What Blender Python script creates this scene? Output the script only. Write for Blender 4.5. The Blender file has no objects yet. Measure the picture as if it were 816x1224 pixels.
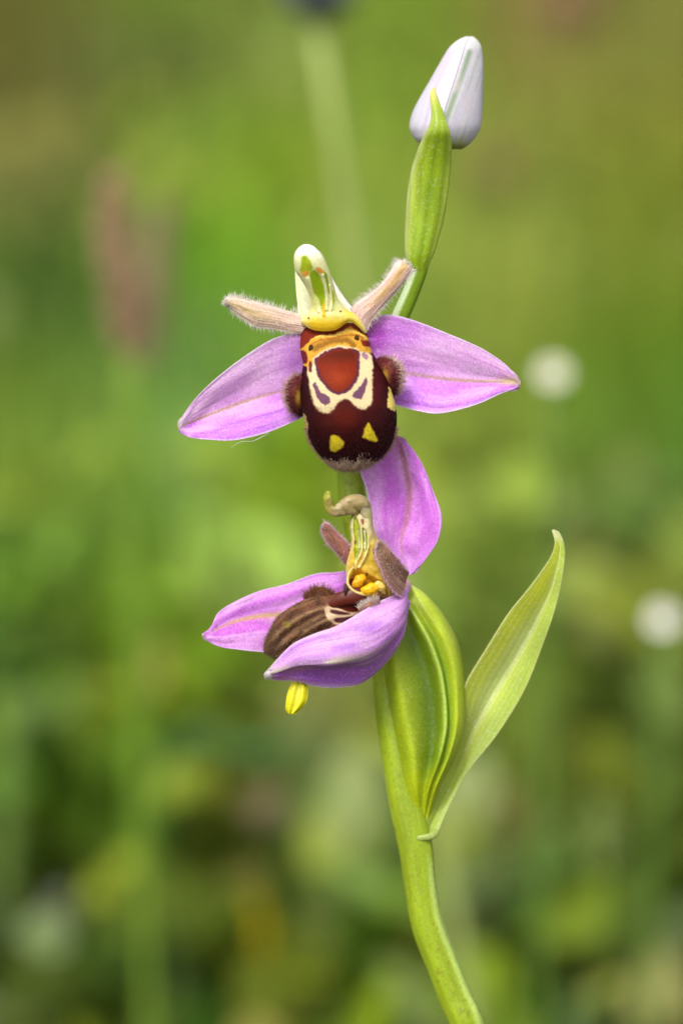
import bpy, math, random
import numpy as np
from mathutils import Vector
R = math.radians
rng = np.random.default_rng(7)
random.seed(7)
sc = bpy.context.scene
C = sc.collection

# ------------------------------------------------------------------ camera
S = 7.5e-5                       # metres per photo pixel in the plane of the flowers
DIST = 0.255                     # camera to the plane of the flowers
CAM = np.array([0.0, 0.0, 0.32])
PITCH = R(13)
cam_d = bpy.data.cameras.new('camera')
cam = bpy.data.objects.new('camera', cam_d); C.objects.link(cam)
cam.location = CAM; cam.rotation_euler = (R(90) - PITCH, 0, 0)
cam_d.sensor_fit = 'VERTICAL'; cam_d.sensor_height = 36; cam_d.sensor_width = 24
cam_d.lens = 100.0
cam_d.clip_start = 0.01; cam_d.clip_end = 2000
cam_d.dof.use_dof = True
cam_d.dof.focus_distance = DIST - 12 * S
cam_d.dof.aperture_fstop = 12
sc.camera = cam

# ------------------------------------------------------------------ light
SUN_EL, SUN_AZ = R(52), R(205)   # azimuth measured from +Y clockwise: behind the camera, to the left
w = bpy.data.worlds.new('World'); sc.world = w; w.use_nodes = True
nt = w.node_tree; nt.nodes.clear()
sky = nt.nodes.new('ShaderNodeTexSky'); sky.sky_type = 'NISHITA'; sky.sun_disc = False
sky.sun_elevation = SUN_EL; sky.sun_rotation = SUN_AZ
sky.air_density = 1.0; sky.dust_density = 4.0; sky.ozone_density = 1.0
hs = nt.nodes.new('ShaderNodeHueSaturation'); hs.inputs['Saturation'].default_value = 0.12
bg = nt.nodes.new('ShaderNodeBackground'); bg.inputs['Strength'].default_value = 0.13
wo = nt.nodes.new('ShaderNodeOutputWorld')
nt.links.new(sky.outputs[0], hs.inputs['Color']); nt.links.new(hs.outputs[0], bg.inputs['Color'])
nt.links.new(bg.outputs[0], wo.inputs['Surface'])
sd = bpy.data.lights.new('sun', 'SUN'); sd.energy = 1.5; sd.angle = R(14); sd.color = (1.0, 0.93, 0.82)
sun = bpy.data.objects.new('sun', sd); C.objects.link(sun)
sdir = Vector((math.sin(SUN_AZ) * math.cos(SUN_EL), math.cos(SUN_AZ) * math.cos(SUN_EL), math.sin(SUN_EL)))
sun.rotation_euler = sdir.to_track_quat('Z', 'Y').to_euler(); sun.location = sdir * 5
sc.view_settings.view_transform = 'Standard'; sc.view_settings.look = 'None'
sc.view_settings.exposure = 0.6; sc.view_settings.gamma = 1.0
sc.render.engine = 'CYCLES'
sc.cycles.use_denoising = True
sc.cycles.max_bounces = 8
sc.cycles.transparent_max_bounces = 8

# ------------------------------------------------------------------ maths helpers
RIGHT = np.array([1.0, 0, 0]); UP = np.array([0, math.sin(PITCH), math.cos(PITCH)])
FWD = np.array([0, math.cos(PITCH), -math.sin(PITCH)])
def at(P):
    """photo-scale coordinates (px, py, height towards the camera in px) -> world metres"""
    P = np.asarray(P, float); sh = P.shape[:-1]; P = P.reshape(-1, 3)
    ray = RIGHT[None] * ((P[:, 0:1] - 408) * S) + UP[None] * ((612 - P[:, 1:2]) * S) + FWD[None] * DIST
    return (CAM[None] + ray * ((DIST - P[:, 2:3] * S) / DIST)).reshape(sh + (3,))
def at_y(px, py, Y):
    ray = RIGHT * ((px - 408) * S) + UP * ((612 - py) * S) + FWD * DIST
    return CAM + ray * (Y / ray[1])
def project(P):
    q = P - CAM; f = q @ FWD
    return 408 + (q @ RIGHT) / f * DIST / S, 612 - (q @ UP) / f * DIST / S
def cr(pts, n):
    """Catmull-Rom through pts (K,...) sampled n times"""
    p = np.asarray(pts, float); K = len(p)
    ext = np.concatenate([[2 * p[0] - p[1]], p, [2 * p[-1] - p[-2]]])
    t = np.linspace(0, K - 1, n); i = np.minimum(t.astype(int), K - 2); f = t - i
    f = f.reshape((-1,) + (1,) * (p.ndim - 1))
    a, b, c, d = ext[i], ext[i + 1], ext[i + 2], ext[i + 3]
    return 0.5 * (2 * b + (c - a) * f + (2 * a - 5 * b + 4 * c - d) * f ** 2 + (3 * b - a - 3 * c + d) * f ** 3)
def crc(pts, per=8):
    p = np.asarray(pts, float); K = len(p); out = []
    for i in range(K):
        a, b, c, d = p[i - 1], p[i], p[(i + 1) % K], p[(i + 2) % K]
        for j in range(per):
            f = j / per
            out.append(0.5 * (2 * b + (c - a) * f + (2 * a - 5 * b + 4 * c - d) * f ** 2 + (3 * b - a - 3 * c + d) * f ** 3))
    return np.array(out)
def lin(c):
    c = np.clip(np.asarray(c, float), 0, 1)
    return np.where(c < 0.04045, c / 12.92, ((c + 0.055) / 1.055) ** 2.4)
def rgb(r, g, b): return np.array([r, g, b]) / 255.0
def sm(a, b, x):
    t = np.clip((x - a) / (b - a), 0, 1); return t * t * (3 - 2 * t)
def mix(a, b, t):
    t = np.asarray(t)[..., None]; return a * (1 - t) + b * t
_lat = rng.random((32, 32, 32))
def noise(x, y, z=0.0):
    x, y = np.asarray(x, float), np.asarray(y, float); z = np.zeros_like(x) + z
    xi, yi, zi = np.floor(x).astype(int), np.floor(y).astype(int), np.floor(z).astype(int)
    fx, fy, fz = x - xi, y - yi, z - zi
    fx, fy, fz = [f * f * (3 - 2 * f) for f in (fx, fy, fz)]
    def g(a, b, c): return _lat[(xi + a) % 32, (yi + b) % 32, (zi + c) % 32]
    c0 = (g(0,0,0)*(1-fx)+g(1,0,0)*fx)*(1-fy) + (g(0,1,0)*(1-fx)+g(1,1,0)*fx)*fy
    c1 = (g(0,0,1)*(1-fx)+g(1,0,1)*fx)*(1-fy) + (g(0,1,1)*(1-fx)+g(1,1,1)*fx)*fy
    return c0 * (1 - fz) + c1 * fz
def sdist(X, Y, poly):
    """signed distance (negative inside) from points to a closed polygon"""
    x, y = X.ravel(), Y.ravel(); d = np.full(x.shape, 1e9); inside = np.zeros(x.shape, bool)
    n = len(poly)
    for i in range(n):
        ax, ay = poly[i]; bx, by = poly[(i + 1) % n]
        ex, ey = bx - ax, by - ay; L = ex * ex + ey * ey + 1e-9
        t = np.clip(((x - ax) * ex + (y - ay) * ey) / L, 0, 1)
        d = np.minimum(d, (x - ax - t * ex) ** 2 + (y - ay - t * ey) ** 2)
        c = (ay > y) != (by > y)
        xc = ax + (y - ay) * ex / (ey if abs(ey) > 1e-9 else 1e-9)
        inside ^= c & (x < xc)
    d = np.sqrt(d); return np.where(inside, -d, d).reshape(X.shape)
def pdist(X, Y, line):
    """distance to an open polyline, and the parameter along it"""
    d = np.full(X.shape, 1e9); n = len(line); tt = np.zeros(X.shape)
    for i in range(n - 1):
        ax, ay = line[i]; bx, by = line[i + 1]
        ex, ey = bx - ax, by - ay; L = ex * ex + ey * ey + 1e-9
        t = np.clip(((X - ax) * ex + (Y - ay) * ey) / L, 0, 1)
        q = np.sqrt((X - ax - t * ex) ** 2 + (Y - ay - t * ey) ** 2)
        tt = np.where(q < d, (i + t) / (n - 1), tt); d = np.minimum(d, q)
    return d, tt
def paint(col, X, Y, poly, c, soft=1.2, smooth=True, k=1.0):
    p = crc(poly, 5) if smooth else np.array(poly, float)
    return mix(col, np.asarray(c, float), k * (1 - sm(-soft, soft, sdist(X, Y, p))))
def stroke(col, X, Y, line, width, c, soft=1.2, k=1.0, smooth=True):
    l = cr(np.array(line, float), 5 * len(line)) if smooth else line
    d, t = pdist(X, Y, l)
    return mix(col, np.asarray(c, float), k * (1 - sm(width - soft, width + soft, d)))

# ------------------------------------------------------------------ object helpers
ORIGIN = [np.zeros(3)]
class Geo:
    def __init__(s): s.v, s.f, s.c, s.n = [], [], [], 0; s.q = []
    def add(s, V, F, col):
        V = np.asarray(V, float).reshape(-1, 3); col = np.asarray(col, float)
        if col.ndim == 1: col = np.tile(col, (len(V), 1))
        s.v.append(V); s.c.append(col.reshape(-1, 3)); s.f.append(np.asarray(F, int) + s.n); s.n += len(V)
    def grid(s, nu, nv, off=0, flip=False, wrap=False):
        i = np.arange(nu - 1)[:, None]; j = np.arange(nv if wrap else nv - 1)[None]
        j2 = (j + 1) % nv
        a, b, c, d = i * nv + j, i * nv + j2, (i + 1) * nv + j2, (i + 1) * nv + j
        q = np.stack([a, b, c, d], -1).reshape(-1, 4)
        return (q[:, ::-1] if flip else q) + off
    def shell(s, P, col, thick=3.0, backcol=None, edge=0.3):
        """an open sheet with real thickness; P (nu,nv,3) in photo-scale coordinates"""
        nu, nv = P.shape[:2]
        N = normals(P); t = np.linspace(0, 1, nv)[None, :, None]; u = np.linspace(0, 1, nu)[:, None, None]
        e = np.minimum(sm(0, .15, np.minimum(t, 1 - t)), sm(0, .06, np.minimum(u, 1 - u) + .01))
        B = P - N * thick * (edge + (1 - edge) * e)
        F = [s.grid(nu, nv), s.grid(nu, nv, nu * nv, True)]
        o = nu * nv
        for idx in (np.arange(nv), (nu - 1) * nv + np.arange(nv), np.arange(nu) * nv, np.arange(nu) * nv + nv - 1):
            F.append(np.stack([idx[:-1], idx[1:], idx[1:] + o, idx[:-1] + o], -1))
        V = np.concatenate([P.reshape(-1, 3), B.reshape(-1, 3)])
        col = np.broadcast_to(np.asarray(col, float), (nu, nv, 3)); bc = col if backcol is None else np.broadcast_to(backcol, (nu, nv, 3))
        s.add(at(V), np.concatenate(F), np.concatenate([col.reshape(-1, 3), bc.reshape(-1, 3)]))
    def loft(s, P, col, world=False):
        """closed rings P (nu,nv,3) with end caps"""
        nu, nv = P.shape[:2]
        V = np.concatenate([P.reshape(-1, 3), P[0].mean(0)[None], P[-1].mean(0)[None]])
        col = np.broadcast_to(np.asarray(col, float), (nu, nv, 3))
        cc = np.concatenate([col.reshape(-1, 3), col[0].mean(0)[None], col[-1].mean(0)[None]])
        j = np.arange(nv); j2 = (j + 1) % nv
        F = np.concatenate([s.grid(nu, nv, wrap=True),
                            np.stack([np.full(nv, nu * nv), j2, j, j], -1),
                            np.stack([np.full(nv, nu * nv + 1), (nu - 1) * nv + j, (nu - 1) * nv + j2, (nu - 1) * nv + j2], -1)])
        s.add(V if world else at(V), F, cc)
    def tube(s, path, col, nu=40, nv=16, squash=1.0, lobes=0, lobe_amp=0.0, twist=0.0, world=False, sqdir=None):
        P = tube_grid(path, nu, nv, squash, lobes, lobe_amp, twist, sqdir)
        if callable(col): col = col(P)
        s.loft(P, col, world); return P
    def hairs(s, roots, dirs, length, radius, col, bend=None, world=False):
        roots = np.asarray(roots, float); n = len(roots)
        if n == 0: return
        d = dirs / np.linalg.norm(dirs, axis=1, keepdims=True)
        a = np.cross(d, np.array([.3, .5, .81])); a /= np.linalg.norm(a, axis=1, keepdims=True); b = np.cross(d, a)
        L = np.broadcast_to(length, n)[:, None]; rad = np.broadcast_to(radius, n)[:, None]
        bend = rng.normal(0, .22, (n, 3)) if bend is None else bend + rng.normal(0, .15, (n, 3))
        rings = []
        for k, (t, rr) in enumerate(((0, 1.), (.35, .8), (.7, .5))):
            cpt = roots + d * L * t + bend * L * t * t
            for m in range(3):
                th = m * 2 * math.pi / 3
                rings.append(cpt + (a * math.cos(th) + b * math.sin(th)) * rad * rr)
        rings.append(roots + d * L + bend * L)
        V = np.stack(rings, 1)                       # n,10,3
        base = (np.arange(n) * 10)[:, None, None]
        T = []
        for k in range(2):
            for m in range(3):
                m2 = (m + 1) % 3
                T.append([k*3+m, k*3+m2, k*3+3+m2, k*3+3+m])
        for m in range(3): T.append([6 + m, 6 + (m + 1) % 3, 9, 9])
        F = (np.array(T)[None] + base).reshape(-1, 4)
        col = np.asarray(col, float)
        col = np.repeat(np.broadcast_to(col, (n, 3))[:, None], 10, 1)
        V = V.reshape(-1, 3)
        s.add(V if world else at(V), F, col.reshape(-1, 3))
    def build(s, name, mats, parent=None, smooth=True, loc=None):
        V = np.concatenate(s.v); F = np.concatenate(s.f); col = np.concatenate(s.c)
        o0 = ORIGIN[0] if loc is None else np.asarray(loc)
        V = V - o0
        me = bpy.data.meshes.new(name)
        tri = F[:, 2] == F[:, 3]
        cnt = np.where(tri, 3, 4)
        flat = np.concatenate([F[~tri].ravel(), F[tri][:, :3].ravel()])
        cnt = np.concatenate([np.full((~tri).sum(), 4), np.full(tri.sum(), 3)])
        st = np.concatenate([[0], np.cumsum(cnt)[:-1]])
        me.vertices.add(len(V)); me.vertices.foreach_set('co', V.ravel())
        me.loops.add(len(flat)); me.loops.foreach_set('vertex_index', flat.astype(np.int32))
        me.polygons.add(len(cnt)); me.polygons.foreach_set('loop_start', st.astype(np.int32))
        me.polygons.foreach_set('loop_total', cnt.astype(np.int32))
        me.polygons.foreach_set('use_smooth', np.full(len(cnt), smooth))
        me.update(calc_edges=True)
        at_ = me.color_attributes.new('Col', 'FLOAT_COLOR', 'POINT')
        at_.data.foreach_set('color', np.concatenate([lin(col), np.ones((len(col), 1))], 1).ravel())
        me.materials.append(mats)
        o = bpy.data.objects.new(name, me); C.objects.link(o)
        if parent is not None: o.parent = parent
        elif loc is not None: o.location = loc
        else: o.location = o0
        return o
def normals(P, wrap=False):
    du = np.gradient(P, axis=0)
    dv = (np.roll(P, -1, 1) - np.roll(P, 1, 1)) / 2 if wrap else np.gradient(P, axis=1)
    N = np.cross(du, dv); L = np.linalg.norm(N, axis=2, keepdims=True); N /= np.maximum(L, 1e-9)
    if not wrap and N[..., 2].mean() < 0: N = -N
    return N
def sheet(rows, nu, nv):
    rows = np.array(rows, float)                     # K,M,3
    A = cr(rows, nu)                                 # nu,M,3
    return cr(A.transpose(1, 0, 2), nv).transpose(1, 0, 2)
def tube_grid(path, nu, nv, squash=1.0, lobes=0, lobe_amp=0.0, twist=0.0, sqdir=None):
    Q = cr(np.array(path, float), nu); c = Q[:, :3]; r = np.maximum(Q[:, 3], 1e-6)
    T = np.gradient(c, axis=0); T /= np.linalg.norm(T, axis=1, keepdims=True)
    ref = np.array([0, 0, 1.0]) if sqdir is None else np.asarray(sqdir, float)
    A = np.cross(T, ref); A /= np.maximum(np.linalg.norm(A, axis=1, keepdims=True), 1e-6); B = np.cross(A, T)
    th = np.linspace(0, 2 * math.pi, nv, endpoint=False)[None] + np.linspace(0, twist, nu)[:, None]
    rr = r[:, None] * (1 + lobe_amp * np.cos(lobes * (th - np.linspace(0, twist, nu)[:, None] * 0)))
    return c[:, None] + A[:, None] * (rr * np.cos(th))[..., None] + B[:, None] * (rr * squash * np.sin(th))[..., None]
def empty(name, loc, label=None, cat=None, group=None):
    o = bpy.data.objects.new(name, None); C.objects.link(o); o.location = loc; o.empty_display_size = .01
    if label: o['label'] = label
    if cat: o['category'] = cat
    if group: o['group'] = group
    return o
def UV(nu, nv): return np.meshgrid(np.linspace(0, 1, nu), np.linspace(0, 1, nv), indexing='ij')

# ------------------------------------------------------------------ materials
def organic(name, rough=.5, spec=.4, sub=0.0, radius=(.0006, .0004, .0003), transl=0.0, bump=.3, bscale=6000,
            fine=.12, sheen=0.0, sparkle=0.0, streak=None, sheen_tint=(1, 1, 1)):
    m = bpy.data.materials.new(name); m.use_nodes = True; t = m.node_tree; L = t.links
    b = t.nodes['Principled BSDF']; out = t.nodes['Material Output']
    a = t.nodes.new('ShaderNodeAttribute'); a.attribute_name = 'Col'
    tc = t.nodes.new('ShaderNodeTexCoord')
    n = t.nodes.new('ShaderNodeTexNoise'); n.inputs['Scale'].default_value = bscale; n.inputs['Detail'].default_value = 4
    L.new(tc.outputs['Object'], n.inputs['Vector'])
    mr = t.nodes.new('ShaderNodeMapRange'); mr.inputs[1].default_value = .3; mr.inputs[2].default_value = .7
    mr.inputs[3].default_value = 1 - fine; mr.inputs[4].default_value = 1 + fine
    L.new(n.outputs['Fac'], mr.inputs[0])
    mx = t.nodes.new('ShaderNodeVectorMath'); mx.operation = 'SCALE'
    L.new(a.outputs['Color'], mx.inputs[0]); L.new(mr.outputs[0], mx.inputs['Scale'])
    colour = mx.outputs[0]
    if sparkle:
        v = t.nodes.new('ShaderNodeTexNoise'); v.inputs['Scale'].default_value = bscale * 1.1; v.inputs['Detail'].default_value = 1
        L.new(tc.outputs['Object'], v.inputs['Vector'])
        r2 = t.nodes.new('ShaderNodeMapRange'); r2.inputs[1].default_value = .6; r2.inputs[2].default_value = .75
        r2.inputs[3].default_value = 0; r2.inputs[4].default_value = sparkle
        L.new(v.outputs['Fac'], r2.inputs[0])
        m2 = t.nodes.new('ShaderNodeMix'); m2.data_type = 'RGBA'
        L.new(r2.outputs[0], m2.inputs['Factor']); L.new(colour, m2.inputs['A']); m2.inputs['B'].default_value = (1, .93, 1, 1)
        colour = m2.outputs['Result']
    L.new(colour, b.inputs['Base Color'])
    b.inputs['Roughness'].default_value = rough; b.inputs['Specular IOR Level'].default_value = spec
    if sub:
        b.inputs['Subsurface Weight'].default_value = sub; b.inputs['Subsurface Radius'].default_value = (1, .7, .5)
        b.inputs['Subsurface Scale'].default_value = radius[0]
    if sheen:
        b.inputs['Sheen Weight'].default_value = sheen; b.inputs['Sheen Roughness'].default_value = .4
        b.inputs['Sheen Tint'].default_value = sheen_tint + (1,)
    if bump:
        bp = t.nodes.new('ShaderNodeBump'); bp.inputs['Strength'].default_value = bump; bp.inputs['Distance'].default_value = .00006
        L.new(n.outputs['Fac'], bp.inputs['Height']); L.new(bp.outputs[0], b.inputs['Normal'])
    if transl:
        tr = t.nodes.new('ShaderNodeBsdfTranslucent'); L.new(colour, tr.inputs['Color'])
        ms = t.nodes.new('ShaderNodeMixShader'); ms.inputs[0].default_value = transl
        L.new(b.outputs[0], ms.inputs[1]); L.new(tr.outputs[0], ms.inputs[2]); L.new(ms.outputs[0], out.inputs['Surface'])
    return m
M_sepal = organic('sepal_tissue', rough=.42, spec=.4, sub=.2, transl=.2, bump=.9, bscale=6500, fine=.16, sheen=.1, sparkle=.36)
M_petal = organic('hairy_petal_tissue', rough=.6, spec=.3, sub=.25, transl=.1, bump=.5, bscale=5000, fine=.12, sheen=.3)
M_green = organic('stem_tissue', rough=.45, spec=.35, sub=.2, transl=0, bump=.35, bscale=4200, fine=.12, sparkle=.05)
M_bract = organic('bract_tissue', rough=.42, spec=.45, sub=.2, transl=.18, bump=.4, bscale=4500, fine=.10, sparkle=.2)
M_lip = organic('velvet_lip_tissue', rough=.6, spec=.1, sub=.15, transl=0, bump=.3, bscale=6500, fine=.12)
M_wax = organic('waxy_column_tissue', rough=.42, spec=.4, sub=.4, transl=0, bump=.35, bscale=4000, fine=.1)
M_hair = organic('plant_hair', rough=.4, spec=.5, transl=.3, bump=0, fine=.05)
M_bud = organic('bud_tissue', rough=.38, spec=.45, sub=.35, bump=.3, bscale=4000, fine=.05, sparkle=.1)

# ================================================================== ground and meadow
def ground_material():
    m = bpy.data.materials.new('meadow_ground'); m.use_nodes = True; t = m.node_tree; L = t.links
    b = t.nodes['Principled BSDF']; b.inputs['Roughness'].default_value = .95; b.inputs['Specular IOR Level'].default_value = .1
    tc = t.nodes.new('ShaderNodeTexCoord'); n = t.nodes.new('ShaderNodeTexNoise'); n.inputs['Scale'].default_value = 9; n.inputs['Detail'].default_value = 8
    L.new(tc.outputs['Object'], n.inputs['Vector'])
    r = t.nodes.new('ShaderNodeValToRGB'); e = r.color_ramp.elements
    e[0].position = .3; e[0].color = (.045, .05, .018, 1); e[1].position = .7; e[1].color = (.10, .13, .035, 1)
    L.new(n.outputs['Fac'], r.inputs[0]); L.new(r.outputs[0], b.inputs['Base Color'])
    bp = t.nodes.new('ShaderNodeBump'); bp.inputs['Distance'].default_value = .02; L.new(n.outputs['Fac'], bp.inputs['Height']); L.new(bp.outputs[0], b.inputs['Normal'])
    return m
def make_ground():
    n = 121; s = np.sign(np.linspace(-1, 1, n)) * np.abs(np.linspace(-1, 1, n)) ** 3 * 400
    X, Y = np.meshgrid(s, s, indexing='ij'); rr = np.hypot(X, Y)
    Z = (noise(X * .15 + 5, Y * .15 + 9) - .5) * .6 * sm(8, 60, rr) + 1.5 * sm(60, 400, rr) - .0
    g = Geo(); g.add(np.stack([X, Y, Z], -1), g.grid(n, n, flip=True), rgb(70, 90, 30))
    o = g.build('ground', ground_material()); o['kind'] = 'structure'; o['label'] = 'soil and turf under the meadow grass'
make_ground()

# colours of the sward, patch by patch, gap shadow painted into the dark low ones: (px, py, spread, sRGB)
HINTS = [(40,40,90,(96,100,48)),(180,60,90,(92,122,45)),(320,60,90,(108,132,60)),(480,60,90,(112,146,48)),(640,40,70,(122,116,70)),(780,60,90,(112,122,60)),
 (40,200,80,(112,118,74)),(200,190,80,(106,136,62)),(320,200,80,(120,158,42)),(430,180,70,(124,160,60)),(600,180,70,(122,136,66)),(760,200,90,(116,132,46)),
 (50,340,80,(70,112,44)),(250,330,70,(98,158,28)),(420,330,70,(128,160,76)),(600,330,80,(128,148,66)),(770,340,80,(108,134,44)),
 (50,470,80,(90,124,42)),(220,430,70,(94,142,80)),(560,520,80,(132,156,66)),(760,480,80,(78,122,22)),
 (50,580,80,(120,154,64)),(210,570,80,(112,158,82)),(310,570,60,(134,176,34)),(620,600,90,(120,150,64)),(780,590,80,(96,142,70)),
 (60,720,80,(108,150,54)),(180,700,60,(126,172,44)),(250,660,70,(126,160,78)),(620,720,80,(112,142,62)),(740,700,80,(122,142,72)),
 (40,820,70,(96,150,74)),(130,820,50,(124,142,24)),(250,860,60,(100,142,24)),(390,850,60,(158,160,96)),(620,860,80,(126,156,66)),(760,850,80,(110,142,72)),
 (40,950,70,(72,118,24)),(160,960,60,(96,146,44)),(250,960,60,(128,142,54)),(330,960,50,(150,142,96)),(400,960,50,(104,160,64)),(600,960,70,(134,158,80)),(700,950,40,(142,148,32)),(790,960,60,(92,120,58)),
 (60,1070,60,(88,108,60)),(110,1050,40,(112,116,20)),(210,1060,60,(110,126,40)),(330,1050,50,(96,128,30)),(420,1060,60,(112,162,60)),(600,1060,60,(88,128,72)),(720,1060,60,(60,100,14)),
 (60,1180,60,(60,80,28)),(200,1180,60,(46,88,12)),(320,1170,50,(96,110,26)),(430,1160,50,(106,150,20)),(640,1170,70,(44,84,8)),(780,1170,70,(44,72,16))]
_h = np.array([[a, b, s] for a, b, s, _ in HINTS], float); _hc = np.array([c for *_, c in HINTS], float) / 255
def sward(px, py):
    dx = (px[:, None] - _h[None, :, 0]) / (_h[None, :, 2] * .62); dy = (py[:, None] - _h[None, :, 1]) / (_h[None, :, 2] * .62)
    wgt = np.exp(-.5 * (dx ** 2 + dy ** 2)) + 1e-9
    c = (wgt @ _hc) / wgt.sum(1, keepdims=True); c = c * np.array([1.28, 1.2, 1.02]); return np.clip(c * .88 + .12 * c.mean(1, keepdims=True), 0, .95)
def grass_material():
    m = bpy.data.materials.new('grass_blade_tissue'); m.use_nodes = True; t = m.node_tree; L = t.links
    b = t.nodes['Principled BSDF']; out = t.nodes['Material Output']
    a = t.nodes.new('ShaderNodeAttribute'); a.attribute_name = 'Col'
    L.new(a.outputs['Color'], b.inputs['Base Color']); b.inputs['Roughness'].default_value = .5; b.inputs['Specular IOR Level'].default_value = .08
    tr = t.nodes.new('ShaderNodeBsdfTranslucent'); L.new(a.outputs['Color'], tr.inputs['Color'])
    ms = t.nodes.new('ShaderNodeMixShader'); ms.inputs[0].default_value = .4
    L.new(b.outputs[0], ms.inputs[1]); L.new(tr.outputs[0], ms.inputs[2]); L.new(ms.outputs[0], out.inputs['Surface'])
    return m
M_grass = grass_material()
def blades(g, base, height, width, lean, yaw, col, nseg=4):
    """n curved tapering blades as folded strips, vectorised"""
    n = len(base); ts = np.linspace(0, 1, nseg + 1)
    dirv = np.stack([np.cos(yaw), np.sin(yaw), np.zeros(n)], -1); side = np.stack([-np.sin(yaw), np.cos(yaw), np.zeros(n)], -1)
    V = []
    for t in ts:
        c = base + dirv * (lean * height * t ** 2)[:, None] + np.array([0, 0, 1.0]) * (height * (t - .25 * lean * t * t))[:, None]
        wv = width * (1 - t ** 2.2) * .5 + width * .02
        V.append(c - side * wv[:, None]); V.append(c + side * wv[:, None])
    V = np.stack(V, 1); m = 2 * (nseg + 1)
    q = np.array([[2*k, 2*k+1, 2*k+3, 2*k+2] for k in range(nseg)])
    F = (q[None] + (np.arange(n) * m)[:, None, None]).reshape(-1, 4)
    g.add(V.reshape(-1, 3), F, np.repeat(col[:, None], m, 1).reshape(-1, 3))
def herbs(g, n=22000, near=False):
    """rounded leaves of clover, plantain and other herbs among the grass"""
    Y = .62 * (4.2 / .62) ** rng.random(n); X = (rng.random(n) * 2 - 1) * (.40 * Y + .14)
    if near: Y = .47 + .36 * rng.random(n); X = (rng.random(n) * 2 - 1) * (.38 * Y + .06)
    z = (.02 + .115 * rng.random(n) ** .8) * (.6 + .7 * noise(X * 6 + 20, Y * 6 + 4))
    c = np.stack([X, Y, z], -1); px, py = project(c); col = sward(np.clip(px, 0, 816), np.clip(py, 0, 1224))
    pat = noise(X * 14 / np.maximum(Y, .6) + 3, Y * 16, 5); p2 = noise(X * 22 / np.maximum(Y, .6) + 13, Y * 21, 9)
    col = mix(col, rgb(206, 200, 70), sm(.62, .85, pat) * .32); col = mix(col, rgb(120, 190, 130), sm(.62, .85, 1 - pat) * .15); col = mix(col, rgb(214, 190, 160), sm(.68, .9, p2) * .5)
    col = np.clip(col * (.93 + .13 * rng.normal(0, 1, n))[:, None], .03, .92)
    if near:
        k = rng.random(n)
        blades(g, np.stack([X, Y, 0 * z - .002], -1), z + .002, np.full(n, .0012), np.zeros(n), rng.random(n) * 6.28, np.tile(rgb(120, 150, 60), (n, 1)), 2)
        col = mix(col, rgb(190, 204, 60), (k < .22) * .5); col = mix(col, rgb(186, 196, 160), ((k > .22) & (k < .32)) * .5); col = mix(col, rgb(186, 150, 118), ((k > .34) & (k < .44)) * .45)
        col = mix(col, rgb(60, 80, 16), (k > .78) * .45)
    L = (.006 + .008 * rng.random(n)) * np.maximum(1, Y * .8); a = rng.normal(0, 1, (n, 3)); a /= np.linalg.norm(a, axis=1, keepdims=True)
    b = np.cross(a, rng.normal(0, 1, (n, 3))); b /= np.linalg.norm(b, axis=1, keepdims=True); nn = np.cross(a, b)
    prof = ((-1, 0), (-.6, .45), (0, .62), (.6, .42), (1, 0)); V = []
    for t, wv in prof:
        q = c + a * (L * t)[:, None]; V += [q - b * (L * wv)[:, None] + nn * (L * .12 * wv)[:, None], q, q + b * (L * wv)[:, None] + nn * (L * .12 * wv)[:, None]]
    V = np.stack(V, 1); q = np.array([[3*k+m, 3*k+m+1, 3*k+m+4, 3*k+m+3] for k in range(4) for m in range(2)])
    g.add(V.reshape(-1, 3), (q[None] + (np.arange(n) * 15)[:, None, None]).reshape(-1, 4), np.repeat(col[:, None], 15, 1).reshape(-1, 3))
def make_grass():
    for (name, n, y0, y1, wid, label) in (('meadow_grass', 72000, .62, 3.2, .0026, 'tall out of focus green grass close behind the orchid'),
                                   ('meadow_grass', 80000, 3.2, 16, .006, 'soft green far part of the meadow filling the top')):
        g = Geo()
        u = rng.random(n); Y = y0 * (y1 / y0) ** (u if y1 < 5 else u ** .8)
        hw = .40 * Y + .14; X = (rng.random(n) * 2 - 1) * hw
        clump = noise(X * 7 + 3, Y * 7); 
        h = (.055 + .10 * rng.random(n)) * (.65 + .8 * clump) * (1 + .25 * sm(1, 4, Y))
        if y1 < 5:      # round the orchid itself the turf is short
            k = n // 6; Y[:k] = .05 + .65 * rng.random(k); X[:k] = (rng.random(k) * 2 - 1) * .3; h[:k] = .02 + .03 * rng.random(k)
        base = np.stack([X, Y, np.full(n, -.003)], -1)
        mid = base + np.array([0, 0, 1.0]) * (h * .75)[:, None]
        px, py = project(mid)
        out = np.abs(px - 408) > 470
        py = np.clip(py, 0, 1224); px = np.clip(px, 0, 816)
        col = sward(px, py)
        j = rng.normal(0, 1, n); col = col * (1 + .13 * j)[:, None]
        hue = rng.random(n); col[hue < .06] = col[hue < .06] * .5 + np.array([.62, .56, .34]) * .5   # dry blades
        col[hue > .96] *= np.array([.85, 1.0, 1.1])
        col = np.clip(col, .02, .9)
        wd = wid * np.maximum(1, Y / (1.2 if y1 < 5 else 4)) * (.6 + .8 * rng.random(n))
        blades(g, base, h, wd, np.clip(rng.normal(.35, .35, n), -.2, 1.2), rng.random(n) * 6.283, col, 4 if y1 < 5 else 3)
        if y1 < 5: herbs(g); herbs(g, 2600, True)
        o = g.build(name, M_grass, smooth=True, loc=(0, y0, 0)); o['kind'] = 'stuff'; o['label'] = label; o['category'] = 'grass'
make_grass()

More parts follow.
